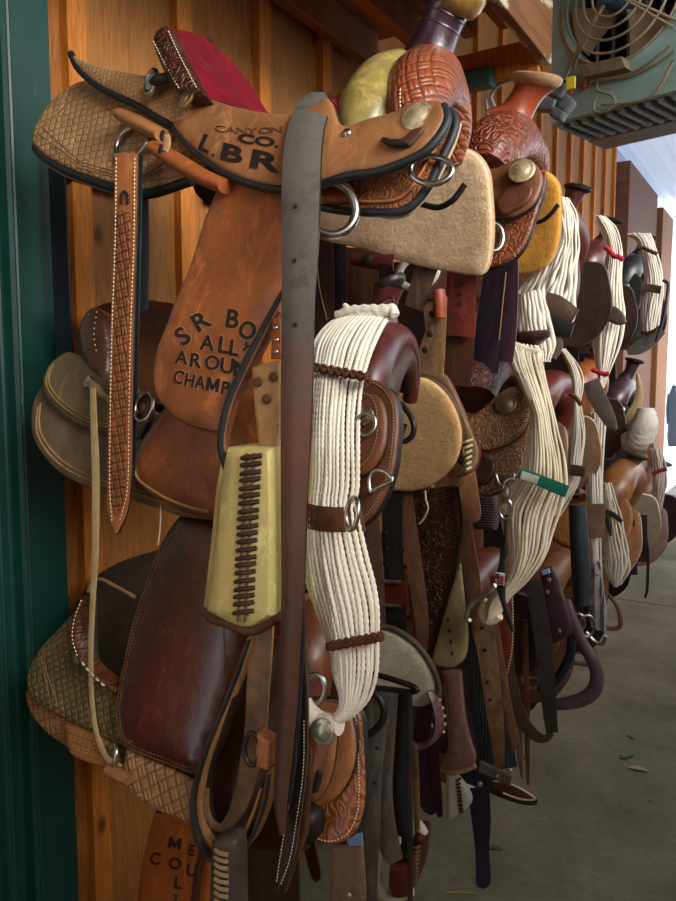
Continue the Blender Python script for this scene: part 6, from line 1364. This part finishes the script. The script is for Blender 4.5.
# ------------------------------------------------------------------ floor litter and far door
STRAW = plain('#b7a45c', .8, 0, '#7c6c38', 40); LEAF = plain('#69745a', .8, 0, '#4a5140', 40)
def litter(label, cat, px, L, ang, mat, name, r=.003):
    c = atZ(px[0], px[1], r); d = Vector((math.cos(ang), math.sin(ang), 0))*L/2
    o = tube(name, [c-d, c+Vector((0, 0, .002)), c+d], [r*.6, r, r*.5], mat, None, seg=6); tag(o, label, cat)
litter('yellow straw stalk on the concrete at the bottom edge', 'straw', (462, 893), .1, .5, STRAW, 'straw_stalk')
litter('short pale straw bit on the concrete, left of the floor leaves', 'straw', (545, 819), .03, 1.2, STRAW, 'straw_stalk')
litter('small pale straw bit on the concrete right of the leaves', 'straw', (652, 801), .035, .2, STRAW, 'straw_stalk')
def leaf(label, px, s, ang, mat):
    c = atZ(px[0], px[1], .004); vs, fs = [], []
    R_ = Matrix.Rotation(ang, 3, 'Z')
    for k in range(9):
        t_ = k/8; w_ = .38*math.sin(math.pi*t_)**.8+.02
        for q, z in ((-1, .5), (0, 0), (1, .5)): vs.append(c+R_ @ Vector(((t_-.5)*s, q*w_*s*.5, z*w_*s*.25+.12*s*t_*(1-t_))))
    for k in range(8):
        for q in (0, 1): a = k*3+q; fs.append((a, a+1, a+4, a+3))
    n_ = len(vs); vs += [v+Vector((0, 0, -.0015)) for v in vs]; fs += [tuple(n_+i for i in reversed(f)) for f in list(fs)]
    tag(mesh('dry_leaf', vs, fs, mat), label, 'leaf')
leaf('pale dry leaf lying on the concrete aisle, lightest of its cluster', (638, 769), .085, .2, plain('#a29a80', .8, 0, '#7d765f', 30))
leaf('green-grey leaf on the concrete just above the pale dry leaf', (628, 755), .1, 1.2, LEAF)
leaf('green-grey leaf farthest back in the small leaf cluster', (632, 736), .06, 2.2, LEAF)
leaf('small brown leaf on the concrete by the purple strap', (496, 848), .05, .3, plain('#6a4a35', .8))
# dark figure at the far opening, built as a body and a sleeve
fp = thing('dark_figure', 'dark blue figure at the bright far opening', 'coat', atY(674, 450, 9.7))
tube('figure_body', [atY(x, y, 9.7) for x, y in ((674, 385), (674, 396), (674, 415), (673.5, 436), (674, 446))], [.03, .1, .1, .12, .11], plain('#28303f', .8, 0, '#171c26', 6), fp, flat=(.6, 1))
tube('sleeve', [atY(x, y, 9.68) for x, y in ((671, 394), (669.5, 408), (669.5, 424))], [.04, .04, .035], plain('#232b39', .8), fp)
# dark leathers hanging in the gap above the maroon horn
mz = YF([(0, 1.30)]); my = YF([(0, 1.36)])
r = hang('dark red-brown strap with a seam, just right of the long grey strap', [('strap_body', [(322, 238, 20), (323, 280, 21), (322, 330, 22), (320, 360, 20)], my, leather('#3d1f19', '#1e0f0c', .5), {})])
tube('seam', [my.off(-.003)(x, y) for x, y in ((316, 245), (319, 285), (327, 320))], .0013, THREADD, r)
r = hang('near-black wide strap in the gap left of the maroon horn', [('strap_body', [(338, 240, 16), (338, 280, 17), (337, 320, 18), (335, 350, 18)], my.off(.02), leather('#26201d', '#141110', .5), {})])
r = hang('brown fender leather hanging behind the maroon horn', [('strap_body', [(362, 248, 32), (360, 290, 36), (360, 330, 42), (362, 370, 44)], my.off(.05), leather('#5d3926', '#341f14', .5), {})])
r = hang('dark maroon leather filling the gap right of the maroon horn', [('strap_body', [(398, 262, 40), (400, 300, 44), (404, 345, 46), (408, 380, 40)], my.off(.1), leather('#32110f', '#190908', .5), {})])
r = hang('dark maroon keeper band with a hole below the tan suede skirt', [('strap_body', [(352, 258, 14), (372, 261, 16), (394, 262, 18)], mz.off(-.02), L_MAR, {'cup': .008})])
lathe('keeper_hole', mz.off(-.035)(367, 259), (0, -1, 0), [(.012, 0), (.011, .001), (.001, .0015)], BURN, r, 10, sx=.8)

r = hang('dark brown fender end behind the grey laced stirrup, reaching the bottom edge', [('strap_body', [(258, 815, 60), (264, 850, 66), (266, 890, 66), (268, 930, 62)], YF([(0, .98)]), leather('#3a2318', '#1b100b', .5), {})])
# unseen boarded walls beside and behind the camera, added to block daylight
g = []
for k in range(34): g.append(box_geo((2.75, -3+.33*k, 1.1), .03, .322, 2.2))
struct(mesh('shade_wall_right', *join_geo(g), W_BOARD, None, smooth=False))  # added half wall, keeps the sun off the floor and bottom row
g = []
for k in range(9): g.append(box_geo((-.3+.33*k+.3, -2.6, 1.6), .322, .03, 3.2))
struct(mesh('shade_wall_back', *join_geo(g), W_BOARD, None, smooth=False))  # added out of view to cut sky fill from behind
# ------------------------------------------------------------------ daylight
w = bpy.data.worlds.new('daylight'); S.world = w; w.use_nodes = True
bg = w.node_tree.nodes['Background']; bg.inputs[0].default_value = (.88, .94, 1., 1); bg.inputs[1].default_value = 2.3
sun = bpy.data.lights.new('sun', 'SUN'); sun.energy = 4.3; sun.angle = .55; sun.color = (1., .94, .84)
so = bpy.data.objects.new('sun', sun); COL.objects.link(so); so.rotation_euler = Vector((-.93, .3, -.37)).to_track_quat('-Z', 'Y').to_euler()
S.view_settings.view_transform = 'Standard'; S.view_settings.look = 'None'; S.view_settings.gamma = 1; S.view_settings.exposure = 0.2
S.view_settings.use_curve_mapping = False
